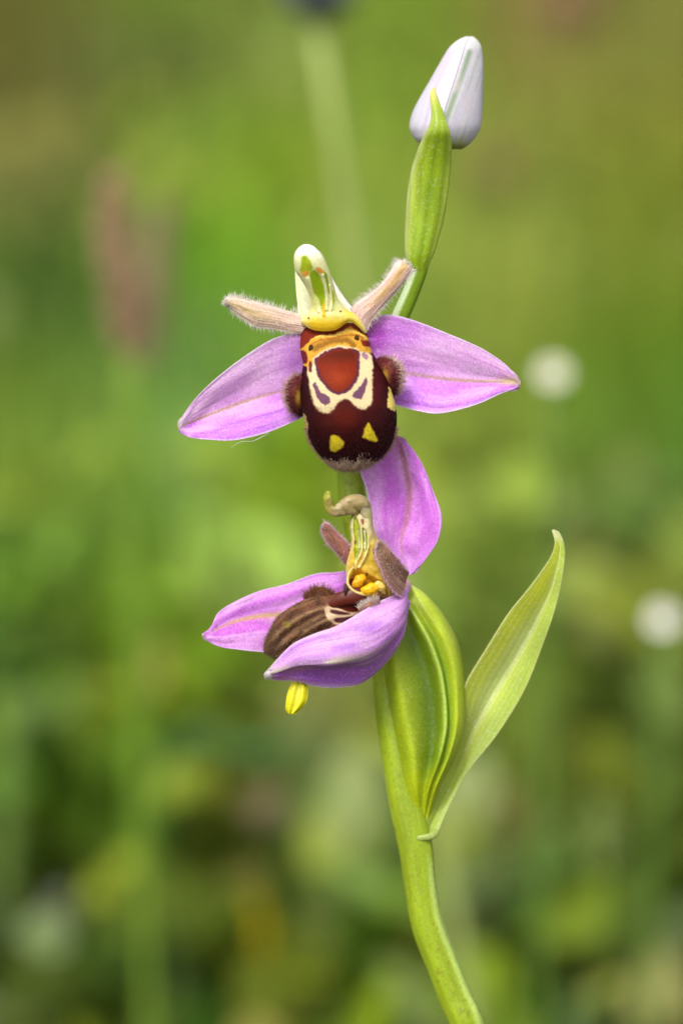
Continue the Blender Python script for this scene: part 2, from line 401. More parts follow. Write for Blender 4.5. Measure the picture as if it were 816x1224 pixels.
# ================================================================== soft things standing in the meadow
M_soft = organic('meadow_plant_tissue', rough=.6, spec=.25, transl=.15, bump=0, fine=.05, bscale=900)
def wtube(g, pts, col, nu=16, nv=8):
    g.tube(pts, col, nu=nu, nv=nv, world=True, sqdir=(0, 1, .01))
def stalk_pts(top, r, base_dx=0.0, base_dy=0.01, bow=.0):
    top = np.asarray(top); b = np.array([top[0] + base_dx, top[1] + base_dy, -.002])
    out = []
    for t in (0, .33, .66, 1):
        p = b * (1 - t) + top * t; p = p + np.array([bow * math.sin(t * math.pi), 0, 0]); out.append((*p, r * (1.15 - .3 * t)))
    return out
def leaf_pair(g, base, col, h=.05):
    n = 4; base = np.repeat(np.array([base]), n, 0); base[:, 2] = -.001
    blades(g, base, np.array([h, h*.8, h*1.1, h*.7]), np.full(n, .004), np.array([.7, .9, .5, 1.0]), np.array([.3, 2.1, 3.9, 5.2]), np.tile(col, (n, 1)), 5)

def daisy(px, py, Y, dia, label, seed, tint=(215, 214, 196)):
    top = at_y(px, py, Y); ORIGIN[0] = np.array([top[0], top[1] + .01, 0])
    root = empty('daisy', ORIGIN[0], label, 'daisy', 'white daisies out of focus in the meadow')
    g = Geo(); wtube(g, stalk_pts(top - np.array([0, -.002, dia * .22]), .0009), rgb(110, 140, 60)); leaf_pair(g, (top[0], top[1] + .01, 0), rgb(90, 130, 50)); g.build('stem', M_soft, root)
    g = Geo(); c = top; face = np.array([0, -.75, .66]); e1 = np.array([1.0, 0, 0]); e2 = np.cross(face, e1)
    rr = dia * .17
    P = np.array([[c + (e1 * math.cos(a) + e2 * math.sin(a)) * rr * math.sin(b) + face * rr * .6 * math.cos(b) for a in np.linspace(0, 6.283, 12, endpoint=False)] for b in np.linspace(.15, 1.9, 7)])
    g.loft(P, rgb(205, 180, 60), True); g.build('disc', M_soft, root)
    rs = random.Random(seed); N = 21
    for k in range(N):
        a = k * 6.283 / N + rs.uniform(-.05, .05); d = e1 * math.cos(a) + e2 * math.sin(a); s = np.cross(face, d)
        L = dia * .5 * rs.uniform(.9, 1.05); rows = []
        for t, wv in ((.2, .35), (.5, .9), (.8, 1.0), (.97, .55)):
            q = c + d * L * t + face * (.10 * dia * math.sin(t * 2.2)); wv *= dia * .052
            rows.append([q - s * wv, q + face * wv * .3, q + s * wv])
        P = np.array(rows); gg = Geo(); n = 3
        V = np.concatenate([P.reshape(-1, 3), P.reshape(-1, 3) - face * dia * .012])
        F = np.concatenate([gg.grid(4, 3), gg.grid(4, 3, 12, True), [[0, 3, 15, 12], [3, 6, 18, 15], [6, 9, 21, 18], [2, 5, 17, 14], [5, 8, 20, 17], [8, 11, 23, 20], [9, 10, 22, 21], [10, 11, 23, 22]]])
        gg.add(V, F, rgb(*tint) * rs.uniform(.96, 1.03)); gg.build('ray_petal', M_soft, root)
daisy(660, 447, .46, .0052, 'white daisy head just right of the upper flower', 1, (244, 244, 226))
daisy(791, 741, .46, .0050, 'white daisy head at the right edge, level with the lower flower', 2, (250, 250, 246))

def seed_head(name, px0, py0, px1, py1, Y, r, col, label, cat, group=None, spiky=1.0, stem_col=(110, 150, 50), dx=0.0, n=420, stem_r=.0008, bow=0, kernel=.0024):
    a = at_y(px0, py0, Y); b = at_y(px1, py1, Y); ORIGIN[0] = np.array([b[0] + dx, b[1] + .01, 0])
    root = empty(name, ORIGIN[0], label, cat, group)
    g = Geo(); wtube(g, stalk_pts(b, stem_r, dx, .01, bow) , rgb(*stem_col)); leaf_pair(g, ORIGIN[0], rgb(*stem_col)); g.build('stem', M_soft, root)
    g = Geo(); path = [(*(b + (a - b) * t), max(1e-4, r * .55 * math.sin(.35 + 2.7 * t))) for t in (0, .25, .5, .75, 1)]
    wtube(g, path, rgb(*col) * .8, 14, 10); g.build('head', M_soft, root)
    g = Geo(); t = rng.random(n); th = rng.random(n) * 6.283; prof = np.sin(.35 + 2.7 * t)
    c = b + (a - b) * t[:, None]; d = np.stack([np.cos(th), np.sin(th), .9 + 0 * th], -1)
    rad = np.stack([np.cos(th), np.sin(th), 0 * th], -1) * (r * .5 * prof)[:, None]
    g.hairs(c + rad, d, kernel * spiky * (.7 + .6 * rng.random(n)), kernel * .22, rgb(*col) * (.85 + .3 * rng.random((n, 1))), world=True)
    o = g.build('spikelet', M_soft, root); o['kind'] = 'stuff'
seed_head('grass_seed_head', 133, 210, 152, 420, .48, .0036, (180, 150, 118), 'brownish pink grass seed head standing at the left', 'seed head', dx=.003, stem_col=(128, 160, 56), stem_r=.0011)
seed_head('grass_seed_head', 196, 250, 172, 440, .56, .0036, (176, 158, 122), 'fainter dull grass head leaning right behind the pink one', 'seed head', dx=-.002)
seed_head('plantain_head', 378, -40, 379, 24, .47, .0090, (112, 120, 122), 'dark plantain head cut by the top edge on a pale stalk', 'plantain', stem_col=(176, 190, 112), dx=.045, stem_r=.0014, bow=.0, n=700)
def clover(px, py, Y, r, col, label, cat='clover', name='clover_flower', group='pale pink clover heads in the sward'):
    c = at_y(px, py, Y); ORIGIN[0] = np.array([c[0], c[1] + .008, 0])
    root = empty(name, ORIGIN[0], label, cat, group)
    g = Geo(); wtube(g, stalk_pts(c, .0009, 0, .008), rgb(110, 140, 60)); leaf_pair(g, ORIGIN[0], rgb(80, 130, 50), .04); g.build('stem', M_soft, root)
    g = Geo(); P = np.array([[c + r * .62 * np.array([math.cos(a) * math.sin(b), math.sin(a) * math.sin(b), math.cos(b)]) for a in np.linspace(0, 6.283, 12, endpoint=False)] for b in np.linspace(.1, 3.0, 8)])
    g.loft(P, rgb(*col) * .85, True); g.build('head', M_soft, root)
    g = Geo(); n = 260; d = rng.normal(0, 1, (n, 3)); d /= np.linalg.norm(d, axis=1, keepdims=True); d[:, 2] = d[:, 2] * .8 + .2
    g.hairs(c + d * r * .45, d, r * .6, r * .13, rgb(*col) * (.85 + .3 * rng.random((n, 1))), world=True)
    o = g.build('floret', M_soft, root); o['kind'] = 'stuff'
clover(322, 968, .62, .0052, (190, 168, 140), 'pale pink clover head low down, left of the green stem')
clover(398, 880, .74, .0062, (192, 150, 122), 'buff pink clover head just left of the ovary')
clover(350, 790, .95, .0060, (190, 158, 130), 'dim pinkish clover head under the yellow lip tip')
clover(75, 1085, .60, .0040, (160, 164, 146), 'greyish white clover head near the lower left corner')
clover(35, 1190, .58, .0036, (140, 138, 136), 'mauve grey clover head in the lower left corner')
clover(60, 1020, .66, .0042, (156, 160, 130), 'pale clover head above the greyish white one at lower left')
clover(680, 12, 1.0, .010, (168, 134, 104), 'dull brown clover head at the top edge, upper right', )
clover(590, 205, 1.3, .010, (164, 142, 96), 'faint brown clover head right of the bud bract')
clover(396, 1075, .62, .0042, (150, 180, 110), 'pale green clover head below the orchid, left of the stem')
clover(212, 1165, .60, .003, (150, 170, 120), 'small whitish clover head near the bottom edge')
clover(700, 785, 1.0, .006, (168, 142, 112), 'tan clover head right of the tall bract')
def buttercup(px, py, Y, r, col, label):
    c = at_y(px, py, Y); ORIGIN[0] = np.array([c[0], c[1] + .006, 0])
    root = empty('buttercup', ORIGIN[0], label, 'buttercup', 'yellow buttercups blurred in the grass')
    g = Geo(); wtube(g, stalk_pts(c, .0008, 0, .006), rgb(110, 140, 50)); leaf_pair(g, ORIGIN[0], rgb(80, 130, 50), .04); g.build('stem', M_soft, root)
    g = Geo()
    P = np.array([[c + r * .25 * np.array([math.cos(a) * math.sin(b), math.sin(a) * math.sin(b), .6 * math.cos(b) + .1]) for a in np.linspace(0, 6.283, 8, endpoint=False)] for b in np.linspace(.1, 3.0, 6)])
    g.loft(P, rgb(*col) * .8, True); g.build('centre', M_soft, root)
    for k in range(5):
        a0 = k * 1.2566; gg = Geo(); rows = []
        for t in (.1, .4, .7, 1.0):
            wv = r * .55 * math.sin(.3 + t * 2.3)
            d = np.array([math.cos(a0), math.sin(a0), 0]); s = np.array([-math.sin(a0), math.cos(a0), 0])
            q = c + d * r * t + np.array([0, 0, r * .55 * t * t]); rows.append([q - s * wv, q - np.array([0, 0, wv * .25]), q + s * wv])
        P = np.array(rows); V = np.concatenate([P.reshape(-1, 3), P.reshape(-1, 3) - np.array([0, 0, r * .05])])
        gg.add(V, np.concatenate([gg.grid(4, 3), gg.grid(4, 3, 12, True), [[9, 10, 22, 21], [10, 11, 23, 22], [0, 3, 15, 12], [3, 6, 18, 15], [6, 9, 21, 18], [2, 5, 17, 14], [5, 8, 20, 17], [8, 11, 23, 20]]]), rgb(*col)); gg.build('petal', M_soft, root)
buttercup(694, 945, .85, .0045, (170, 168, 24), 'yellow buttercup blurred at the right, level with the stem fork')
buttercup(118, 842, .9, .005, (176, 160, 20), 'dull yellow buttercup at the left below the flowers')
buttercup(120, 1045, .66, .005, (178, 132, 14), 'ochre buttercup low at the left')
buttercup(300, 870, 1.0, .004, (190, 170, 60), 'small pale buttercup left of the ovary, under the lip')

def broad_blade(px0, py0, px1, py1, Y, wid, col, label, cat='grass blade', mid=None):
    """one broad leaf from a base below (px0,py0) to a tip at (px1,py1)"""
    a = at_y(px0, py0, Y); b = at_y(px1, py1, Y)
    d = (b - a); base = a - d * (a[2] / max(d[2], .02)) if d[2] > .02 else np.array([a[0] - d[0] * .3, a[1], 0])
    m = at_y(*mid, Y) if mid else (a + b) / 2
    base = np.array([np.clip(base[0], a[0] - .06, a[0] + .06), a[1] + .005, -.002])
    ctr = cr(np.array([base, a, m, b]), 22); T = np.gradient(ctr, axis=0); T /= np.linalg.norm(T, axis=1, keepdims=True)
    s = np.cross(T, np.array([.15, 1, 0])); s /= np.linalg.norm(s, axis=1, keepdims=True); fr = np.cross(s, T)
    t = np.linspace(0, 1, 22); wv = wid * (.6 + .4 * np.sin(t * 2.4)) * (1 - t ** 5) * .5 + .0001
    v = np.array([-1, -.5, 0, .5, 1]); P = ctr[:, None] + s[:, None] * (wv[:, None] * v[None])[..., None] + fr[:, None] * (wv[:, None] * .25 * np.abs(v)[None])[..., None]
    ORIGIN[0] = base; g = Geo(); V = np.concatenate([P.reshape(-1, 3), P.reshape(-1, 3) + np.array([0, .0003, 0])])
    o5 = 110; i = np.arange(21) * 5
    F = np.concatenate([g.grid(22, 5), g.grid(22, 5, o5, True), np.stack([i, i + 5, i + 5 + o5, i + o5], -1), np.stack([i + 4, i + 9, i + 9 + o5, i + 4 + o5], -1)])
    g.add(V, F, rgb(*col)); o = g.build('broad_grass_blade', M_grass, None); o['label'] = label; o['category'] = cat; o['group'] = 'broad blurred blades behind the orchid'
broad_blade(168, 960, 158, 440, .58, .0052, (140, 184, 54), 'tall bright green blade rising under the pink seed head')
broad_blade(560, 1120, 690, 960, .57, .0042, (150, 162, 104), 'pale grey green blade slanting up at lower right')
broad_blade(440, 1240, 420, 1010, .62, .0055, (112, 170, 34), 'bright green blade beside the stem at the bottom')
broad_blade(10, 900, 130, 800, .58, .0045, (132, 160, 84), 'bluish green blade arching at the left edge')
broad_blade(326, 1200, 278, 1050, .56, .0026, (206, 186, 40), 'yellow withered blade curving near the bottom', mid=(312, 1100))
broad_blade(640, 1200, 780, 1060, .58, .004, (120, 120, 28), 'olive yellow blade slanting in the dark lower right')
broad_blade(200, 930, 400, 870, .6, .0045, (120, 164, 100), 'pale blue green blade lying across below the flowers')
broad_blade(520, 1110, 660, 900, .6, .0045, (138, 160, 84), 'dull green blade slanting right of the stem fork')

# ================================================================== the orchid
pb = at([562, 1236, -60])
BASE = np.array([pb[0] + .010, pb[1] + .012, 0.0]); ORIGIN[0] = BASE
orchid = empty('bee_orchid', BASE, 'tall sharp bee orchid with two pink flowers and a white bud', 'orchid')

# ---- stem
def px_of(p):       # world -> photo-scale coordinates
    q = p - CAM; f = q @ FWD; z = (DIST - f) / S; x, y = project(p); return (x, y, z)
_dir = at([562, 1236, -60]) - at([545, 1198, -60]); _low = []
for _k in range(1, 29):          # below the frame the stem goes on down to the turf
    _t = _k / 28; _p = pb * (1 - _t) + BASE * _t; _bend = math.sin(min(1, _t * 1.0) * math.pi) * .006 * (1 - _t)
    _low.append((*px_of(_p + np.array([_bend + .0035 * math.sin(_t * math.pi), 0, 0])), 20.5 + 12 * _t))
stem_path = _low[::-1] + [(562, 1236, -60, 20.2), (545, 1194, -60, 19.8), (532, 1160, -60, 19.5), (512, 1108, -60, 19.5), (503, 1060, -60, 19.5), (497, 1012, -60, 20.5), (486, 960, -62, 20.5), (476, 900, -66, 20),
             (468, 845, -70, 20), (463, 790, -76, 19), (455, 730, -82, 18), (438, 660, -84, 17), (423, 605, -82, 16.5), (420, 560, -82, 16), (424, 510, -80, 14.5), (440, 465, -74, 12.5), (459, 425, -68, 11.2),
             (478, 380, -62, 10.4), (491, 350, -58, 10), (500, 326, -54, 9.8), (504, 312, -52, 9)]
def stem_col(P):
    X, Y = P[..., 0], P[..., 1]; nu, nv = X.shape; c = X.mean(1, keepdims=True); th = (X - c) / (X.max(1, keepdims=True) - c + 1e-6)
    col = np.zeros(P.shape) + rgb(134, 154, 24)
    col = mix(col, rgb(116, 146, 20), sm(400, 600, -np.abs(Y - 330) + 700))
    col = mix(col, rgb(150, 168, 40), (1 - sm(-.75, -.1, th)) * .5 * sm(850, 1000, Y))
    col = mix(col, rgb(168, 190, 70), np.exp(-((Y - 585) / 45) ** 2) * (.55 + .35 * np.cos(th * 4)))  # painted paler to offset the shadow below the upper lip
    col = mix(col, rgb(176, 198, 110), sm(.42, .62, th) * .8 * sm(1000, 1050, Y))        # pale right ridge of the lower stem, its highlight painted in
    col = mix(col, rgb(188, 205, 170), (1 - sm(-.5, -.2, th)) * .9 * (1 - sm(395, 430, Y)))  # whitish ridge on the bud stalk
    f = noise(X * .06, Y * .012, 3); f2 = noise(th * 9 + 30, Y * .02, 7); f3 = noise(th * 22 + 30, Y * .09, 9); col = mix(col, rgb(96, 84, 24), sm(.86, .93, noise(X * .22, Y * .22, 31)) * .35); return col * (.86 + .14 * f[..., None] + .10 * f2[..., None] + .05 * f3[..., None])
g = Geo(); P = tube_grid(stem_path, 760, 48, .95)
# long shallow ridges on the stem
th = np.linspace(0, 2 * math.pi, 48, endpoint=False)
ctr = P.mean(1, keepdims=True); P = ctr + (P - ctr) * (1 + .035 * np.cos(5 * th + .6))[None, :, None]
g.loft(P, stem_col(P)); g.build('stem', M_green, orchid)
# basal leaves on the ground
def basal(angle, L, wid):
    g = Geo(); ts = np.linspace(0, 1, 20); d = np.array([math.cos(angle), math.sin(angle), 0]); s = np.array([-math.sin(angle), math.cos(angle), 0])
    rows = []
    for t in ts:
        c = BASE + d * L * t + np.array([0, 0, .004 + .03 * math.sin(t * 2.4) * .8]); wv = wid * math.sin(min(1, t * 1.3 + .15) * math.pi * .92) * .5 + .0005
        rows.append([c - s * wv + np.array([0, 0, wv * .3]), c, c + s * wv + np.array([0, 0, wv * .3])])
    P = np.array(rows); V = np.concatenate([P.reshape(-1, 3), P.reshape(-1, 3) - np.array([0, 0, .0005])])
    g.add(V, np.concatenate([g.grid(20, 3), g.grid(20, 3, 60, True)]), rgb(96, 130, 60)); g.build('basal_leaf', M_green, orchid)
for a, L in ((.4, .06), (1.9, .055), (3.4, .065), (5.0, .05)): basal(a, L, .018)

# ---- ovary of the lower flower: ribbed, bulging to the right
ys = [696, 712, 735, 765, 800, 835, 870, 905, 940, 970, 992, 1006]
#      left edge, B ridge, valley, A ridge, groove, outer ridge, right edge
ov = {696:(476,478,480,482,484,486,489), 712:(462,466,474,480,490,501,510), 735:(452,460,478,495,503,516,530), 765:(452,464,490,512,520,534,546.5),
      800:(458,472,500,525,531,544,554), 835:(464,479,507,531,536,547,555), 870:(470,486,511,532,537,546,553.5), 905:(476,492,509,525,530,537,543),
      940:(480,495,505,513,517,522,527), 970:(484,497,502,507,510,513,516), 992:(484,496,500,504,506,509,512), 1006:(484,494,497,500,502,505,508)}
rows = []
for y in ys:
    x = list(ov[y]); x[2] = x[1] + .66 * (x[3] - x[1]); ov[y] = tuple(x); b = sm(690, 760, y) * (1 - sm(900, 1000, y)) ; b = max(b, .12)
    zc = -44 - 6 * (y > 940) - 8 * sm(950, 1000, y)
    front = [(x[0], y, zc - 12), (x[1], y, zc + 20 * b), (x[2], y, zc + 10 * b), (x[3], y, zc + 24 * b), (x[4], y, zc + 15 * b), (x[5], y, zc + 18 * b), (x[6], y, zc - 6)]
    back = [((x[5]+x[6])/2, y, zc - 24 * b - 8), ((x[3]), y, zc - 34 * b - 8), (x[1], y, zc - 26 * b - 8)]
    rows.append(front + back)
rows = np.array(rows); A = cr(rows, 160); NV = 130; P = np.stack([crc(r, 13) for r in A])
X, Y = P[..., 0], P[..., 1]
def line_at(Y, k): return np.interp(Y, ys, [ov[y][k] for y in ys])
front = P[..., 2] > (-62)
col = np.zeros(P.shape) + rgb(140, 158, 18)
xv = line_at(Y, 2); xa = line_at(Y, 3); xb = line_at(Y, 1); xg = line_at(Y, 4); xo = line_at(Y, 5)
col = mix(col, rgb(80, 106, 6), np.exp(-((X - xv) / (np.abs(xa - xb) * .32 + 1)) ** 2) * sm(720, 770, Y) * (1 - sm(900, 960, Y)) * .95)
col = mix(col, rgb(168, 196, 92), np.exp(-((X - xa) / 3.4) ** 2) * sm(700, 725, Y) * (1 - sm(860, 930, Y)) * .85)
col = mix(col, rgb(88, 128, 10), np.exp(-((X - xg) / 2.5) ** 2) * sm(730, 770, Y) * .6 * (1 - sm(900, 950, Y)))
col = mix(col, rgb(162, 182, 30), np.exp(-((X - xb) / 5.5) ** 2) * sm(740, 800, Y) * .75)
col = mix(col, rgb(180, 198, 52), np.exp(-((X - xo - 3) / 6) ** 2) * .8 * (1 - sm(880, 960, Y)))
col = mix(col, rgb(178, 186, 20), sm(900, 960, Y) * .55)
col = mix(col, rgb(196, 214, 120), (1 - sm(700, 730, Y)) * .5)
col *= (.94 + .12 * noise(X * .08, Y * .02, 1))[..., None]
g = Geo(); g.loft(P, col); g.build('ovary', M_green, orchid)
# ovary of the upper flower, running behind its lip to the stem
g = Geo(); g.tube([(424, 548, -66, 9), (420, 510, -52, 16), (412, 470, -36, 17), (402, 430, -24, 13), (400, 410, -18, 8)], rgb(120, 156, 30), 50, 36, 1, 6, .08, .8); g.build('ovary', M_green, orchid)

# ---- long bract right of the ovary
bl = [(498,1002),(513,972),(526,945),(536,920),(544,884),(549,850),(556,818),(578,780),(607,734),(634,700),(656,669),(662.5,652),(662,642),(659.5,634)]
bm = [(508,1002.5),(522,972.5),(536,944.5),(548,920),(562,882),(580,847),(600,813),(621,779),(643,738),(658,706),(667,672),(669,652),(666,641),(660.5,633.6)]
br = [(522,997),(532,973),(547,943),(562,918),(592,880),(616,843),(632,812),(646,776),(660,737),(669.5,700),(674,668),(673.5,651),(669.5,640.5),(661.5,633.5)]
zb = [-50,-55,-60,-62,-62,-60,-56,-50,-42,-37,-34,-32,-30,-29]
rows = []
for k in range(len(bl)):
    l, m_, r_ = np.array(bl[k]), np.array(bm[k]), np.array(br[k]); wv = np.linalg.norm(r_ - l); z = zb[k]
    rows.append([(*l, z + .10 * wv), (*((l + m_) / 2), z - .02 * wv), (*m_, z - .16 * wv), (*((m_ + r_) / 2), z - .04 * wv), (*r_, z + .02 * wv)])
P = sheet(rows, 170, 60); X, Y = P[..., 0], P[..., 1]; U, V = UV(170, 60)
col = np.zeros(P.shape) + rgb(178, 192, 72)
col = mix(col, rgb(196, 200, 40), np.exp(-((V - .22) / .14) ** 2) * sm(.35, .6, U) * .6)
col = mix(col, rgb(160, 184, 74), sm(.55, .8, V) * .7)
col = mix(col, rgb(214, 222, 168), np.exp(-((V - .5) / .035) ** 2) * .85 * sm(.2, .45, U))
col = mix(col, rgb(206, 218, 150), np.exp(-((V - .42) / .2) ** 2) * .7 * sm(.25, .4, U) * (1 - sm(.55, .7, U)))
col = mix(col, rgb(150, 172, 60), (1 - sm(.1, .35, U)) * .7)
vein = np.abs(np.sin(V * 34 + noise(U * 6, V * 3) * 1.5)); col *= (.93 + .08 * vein)[..., None]
edge = 1 - sm(0, .035, np.minimum(V, 1 - V)); col = mix(col, rgb(206, 205, 150), edge * .8)
col = mix(col, rgb(222, 220, 180), sm(.82, .95, U) * .8); col *= (.92 + .16 * noise(X * .03, Y * .03, 4))[..., None]
g = Geo(); g.shell(P, col, 4.5); g.tube([(492, 1003, -47, 1), (499, 1002, -43, 3), (508, 1001, -42, 3.8), (516, 999, -45, 4.6), (521, 994, -52, 4.2), (522, 986, -58, 2)], rgb(166, 184, 92), 24, 14, .6); g.build('bract', M_bract, orchid)

# ---- bud at the top
by = [43.5, 48, 55, 63, 80, 100, 118, 135, 150, 160, 168, 174, 178.5]
bL = [558, 548.5, 540, 534, 524, 512.5, 502, 493.5, 490, 492.5, 498, 508, 530]
bR = [564, 569, 573, 574.5, 575.5, 575, 574.3, 573.5, 572, 568, 562.5, 557, 550]
def bud_ring(off=0.0, a0=0, a1=2 * math.pi, nu=120, nv=90, wrap=True):
    rows = []
    for y, l, r in zip(by, bL, bR):
        c, h = (l + r) / 2, (r - l) / 2; rows.append((c, y, -58, h))
    Q = cr(np.array(rows), nu); th = np.linspace(a0, a1, nv, endpoint=not wrap)
    h = Q[:, 3:4] + off; lob = 1 + .06 * np.cos(3 * (th - 1.3))[None]
    X = Q[:, 0:1] - h * np.cos(th)[None] * lob; Z = Q[:, 2:3] + h * .82 * np.sin(th)[None] * lob; Y = np.repeat(Q[:, 1:2], nv, 1)
    return np.stack([X, Y, Z], -1)
def bud_col(P):
    X, Y = P[..., 0], P[..., 1]
    col = np.zeros(P.shape) + rgb(206, 198, 208)
    st = noise(X * .22 + Y * .07, Y * .018, 2); col = mix(col, rgb(196, 186, 206), sm(.42, .75, st) * .8 * sm(70, 110, Y))
    col = mix(col, rgb(150, 160, 140), sm(.72, .9, noise(X * .5 + Y * .16, Y * .03, 6)) * .35 * sm(530, 545, X))
    col = stroke(col, X, Y, [(561, 62), (555, 80), (545, 108), (535, 136), (528, 156)], 3.1, rgb(128, 148, 118), 2.2, .85)
    col = stroke(col, X, Y, [(543, 58), (528, 88), (514, 122), (507, 152)], 1.5, rgb(182, 166, 192), 2.6, .6); col = mix(col, rgb(206, 188, 200), sm(.45, .8, noise(X * .07, Y * .04, 12)) * .5)
    col = mix(col, rgb(158, 160, 74), np.exp(-(((X - 546) / 15) ** 2 + ((Y - 177) / 9) ** 2)) * .9)
    col = mix(col, rgb(222, 214, 210), 1 - sm(46, 64, Y)); return col
bud = None
g = Geo(); P = bud_ring(); g.loft(P, bud_col(P)); bud = g.build('bud', M_bud, orchid)
for a0, a1, off in ((1.35, 4.2, .8), (-2.3, 1.5, 2.5)):
    P = bud_ring(off, a0, a1, 120, 70, False); N = normals(P); 
    if N[60, 35, 2] * math.sin((a0 + a1) / 2) < 0: N = -N
    g = Geo(); nu, nv = P.shape[:2]
    U, V = UV(nu, nv); col = bud_col(P)
    if off > 1.5: col = mix(col, rgb(206, 200, 214), np.exp(-((V - 1) / .02) ** 2) * .6)
    B = bud_ring(off - 1.3, a0, a1, 120, 70, False); o0 = nu * nv; idx = np.arange(nu) * nv; i2 = idx + nv - 1
    F = [g.grid(nu, nv), g.grid(nu, nv, o0, True), np.stack([idx[:-1], idx[1:], idx[1:] + o0, idx[:-1] + o0], -1), np.stack([i2[:-1], i2[1:], i2[1:] + o0, i2[:-1] + o0], -1)]
    g.add(at(np.concatenate([P.reshape(-1, 3), B.reshape(-1, 3)])), np.concatenate(F), np.concatenate([col.reshape(-1, 3)] * 2)); g.build('sepal', M_bud, bud)

# ---- bract hugging the bud
ty = [104.5, 112, 122, 132, 142, 151, 160, 175, 199, 227, 260, 287, 305, 318, 325]
tL = [516.5, 513.5, 514, 515, 514.5, 512, 507.5, 501, 493, 488, 485, 484, 484.5, 488, 492]
tR = [519, 521.5, 525, 529, 532, 535.5, 538, 540, 539, 536, 531, 524, 518, 512, 509.5]
tz = [-22, -18, -14, -10, -8, -8, -12, -24, -38, -46, -50, -50, -50, -51, -52]
rows = [((l + r) / 2, y, z, (r - l) / 2) for y, l, r, z in zip(ty, tL, tR, tz)]
Q = cr(np.array(rows), 170); th = np.linspace(0, 2 * math.pi, 72, endpoint=False)
h = Q[:, 3:4]; dep = np.minimum(h * .8, 4 + .62 * h)
lob = 1 + .03 * np.cos(9 * th)[None] * sm(5, 14, h)
P = np.stack([Q[:, 0:1] - h * np.cos(th)[None] * lob, np.repeat(Q[:, 1:2], 72, 1), Q[:, 2:3] + dep * np.sin(th)[None] * lob], -1)
X, Y = P[..., 0], P[..., 1]; u = (X - Q[:, 0:1]) / h
col = np.zeros(P.shape) + rgb(156, 182, 36)
col = mix(col, rgb(182, 200, 84), sm(.45, .9, np.abs(u)) * .7)
col = mix(col, rgb(134, 166, 14), np.exp(-((u - .1) / .35) ** 2) * .7 * sm(170, 230, Y))
col = mix(col, rgb(200, 208, 150), (1 - sm(-1, -.72, u)) * .75)
col = mix(col, rgb(216, 206, 120), (1 - sm(108, 135, Y)) * .9)
col = mix(col, rgb(112, 140, 30), np.maximum(0, np.sin(u * 13 + noise(Y * .03, u * 2) * 3)) ** 4 * .28 * sm(160, 190, Y))
col *= (.93 + .14 * noise(X * .12, Y * .03, 8))[..., None]
g = Geo(); g.loft(P, col); g.build('bract', M_bract, orchid)

# ================================================================== sepals
PINK = rgb(206, 156, 214); DEEP = rgb(172, 100, 208); MAG = rgb(160, 40, 178); TAN = rgb(176, 142, 112); PALE = rgb(232, 214, 236)
def sepal_cols(P, U, V, mid=.5, top=rgb(236, 180, 240), low=rgb(206, 124, 238), rib=TAN, rib_w=.018, tip=rgb(176, 158, 96), tip_start=.75, tone=0.0):
    X, Y = P[..., 0], P[..., 1]
    col = np.zeros(P.shape) + top
    col = mix(col, low, sm(mid - .04, mid + .06, V))
    n = noise(U * 5, V * 9, tone); col = mix(col, rgb(236, 204, 240), sm(.4, .85, n) * .5)
    n = noise(U * 4 + 9, V * 7, tone + 3); col = mix(col, rgb(188, 92, 216), sm(.45, .9, n) * .34)
    col = mix(col, rgb(184, 84, 208), (1 - sm(.02, .35, U)) * .4)
    # fine longitudinal veins
    vv = noise(V * 38, U * 4, tone + 2); col = mix(col, rgb(170, 98, 190), sm(.55, .9, vv) * .16)
    for off in (-.22, .2):
        col = mix(col, rgb(176, 122, 176), np.exp(-((V - mid - off * (1 - U * .8)) / .012) ** 2) * .30)
    k = np.exp(-((V - mid) / (rib_w * (.6 + 1.2 * U))) ** 2)
    col = mix(col, rib, k * (.45 + .5 * sm(.1, .6, U)))
    col = mix(col, tip, k * sm(tip_start, .95, U) * .6 + sm(.93, 1, U) * .6)
    col = col * (.90 + .13 * noise(X * .8, Y * .8, tone + 7) + .07 * noise(X * .3, Y * .3, tone + 8))[..., None]
    e = 1 - sm(0, .04, np.minimum(V, 1 - V)); col = mix(col, PALE, e * .7)
    return np.clip(col, 0, 1)
def relief(P, U, V, tone, amp=1.2):
    N = normals(P); w_ = sm(0, .1, np.minimum(V, 1 - V)) 
    d = (noise(U * 7, V * 5, tone) - .5) * 2.4 * amp + (noise(V * 26, U * 3, tone + 5) - .5) * .9
    return P + N * (d * w_)[..., None]
def zrow(pts, zs): return [(x, y, z) for (x, y), z in zip(pts, zs)]
def sepal(name, rows, parent, tone, thick=4.0, nu=150, nv=90, post=None, amp=1.2, **kw):
    P = sheet(rows, nu, nv); U, V = UV(nu, nv); P = relief(P, U, V, tone, amp)
    col = sepal_cols(P, U, V, tone=tone, **kw)
    if post: col = post(col, P[..., 0], P[..., 1], U, V)
    g = Geo(); g.shell(P, np.clip(col, 0, 1), thick, backcol=mix(col, rgb(214, 190, 220), np.full(col.shape[:2], .5)))
    return g.build(name, M_sepal, parent), P

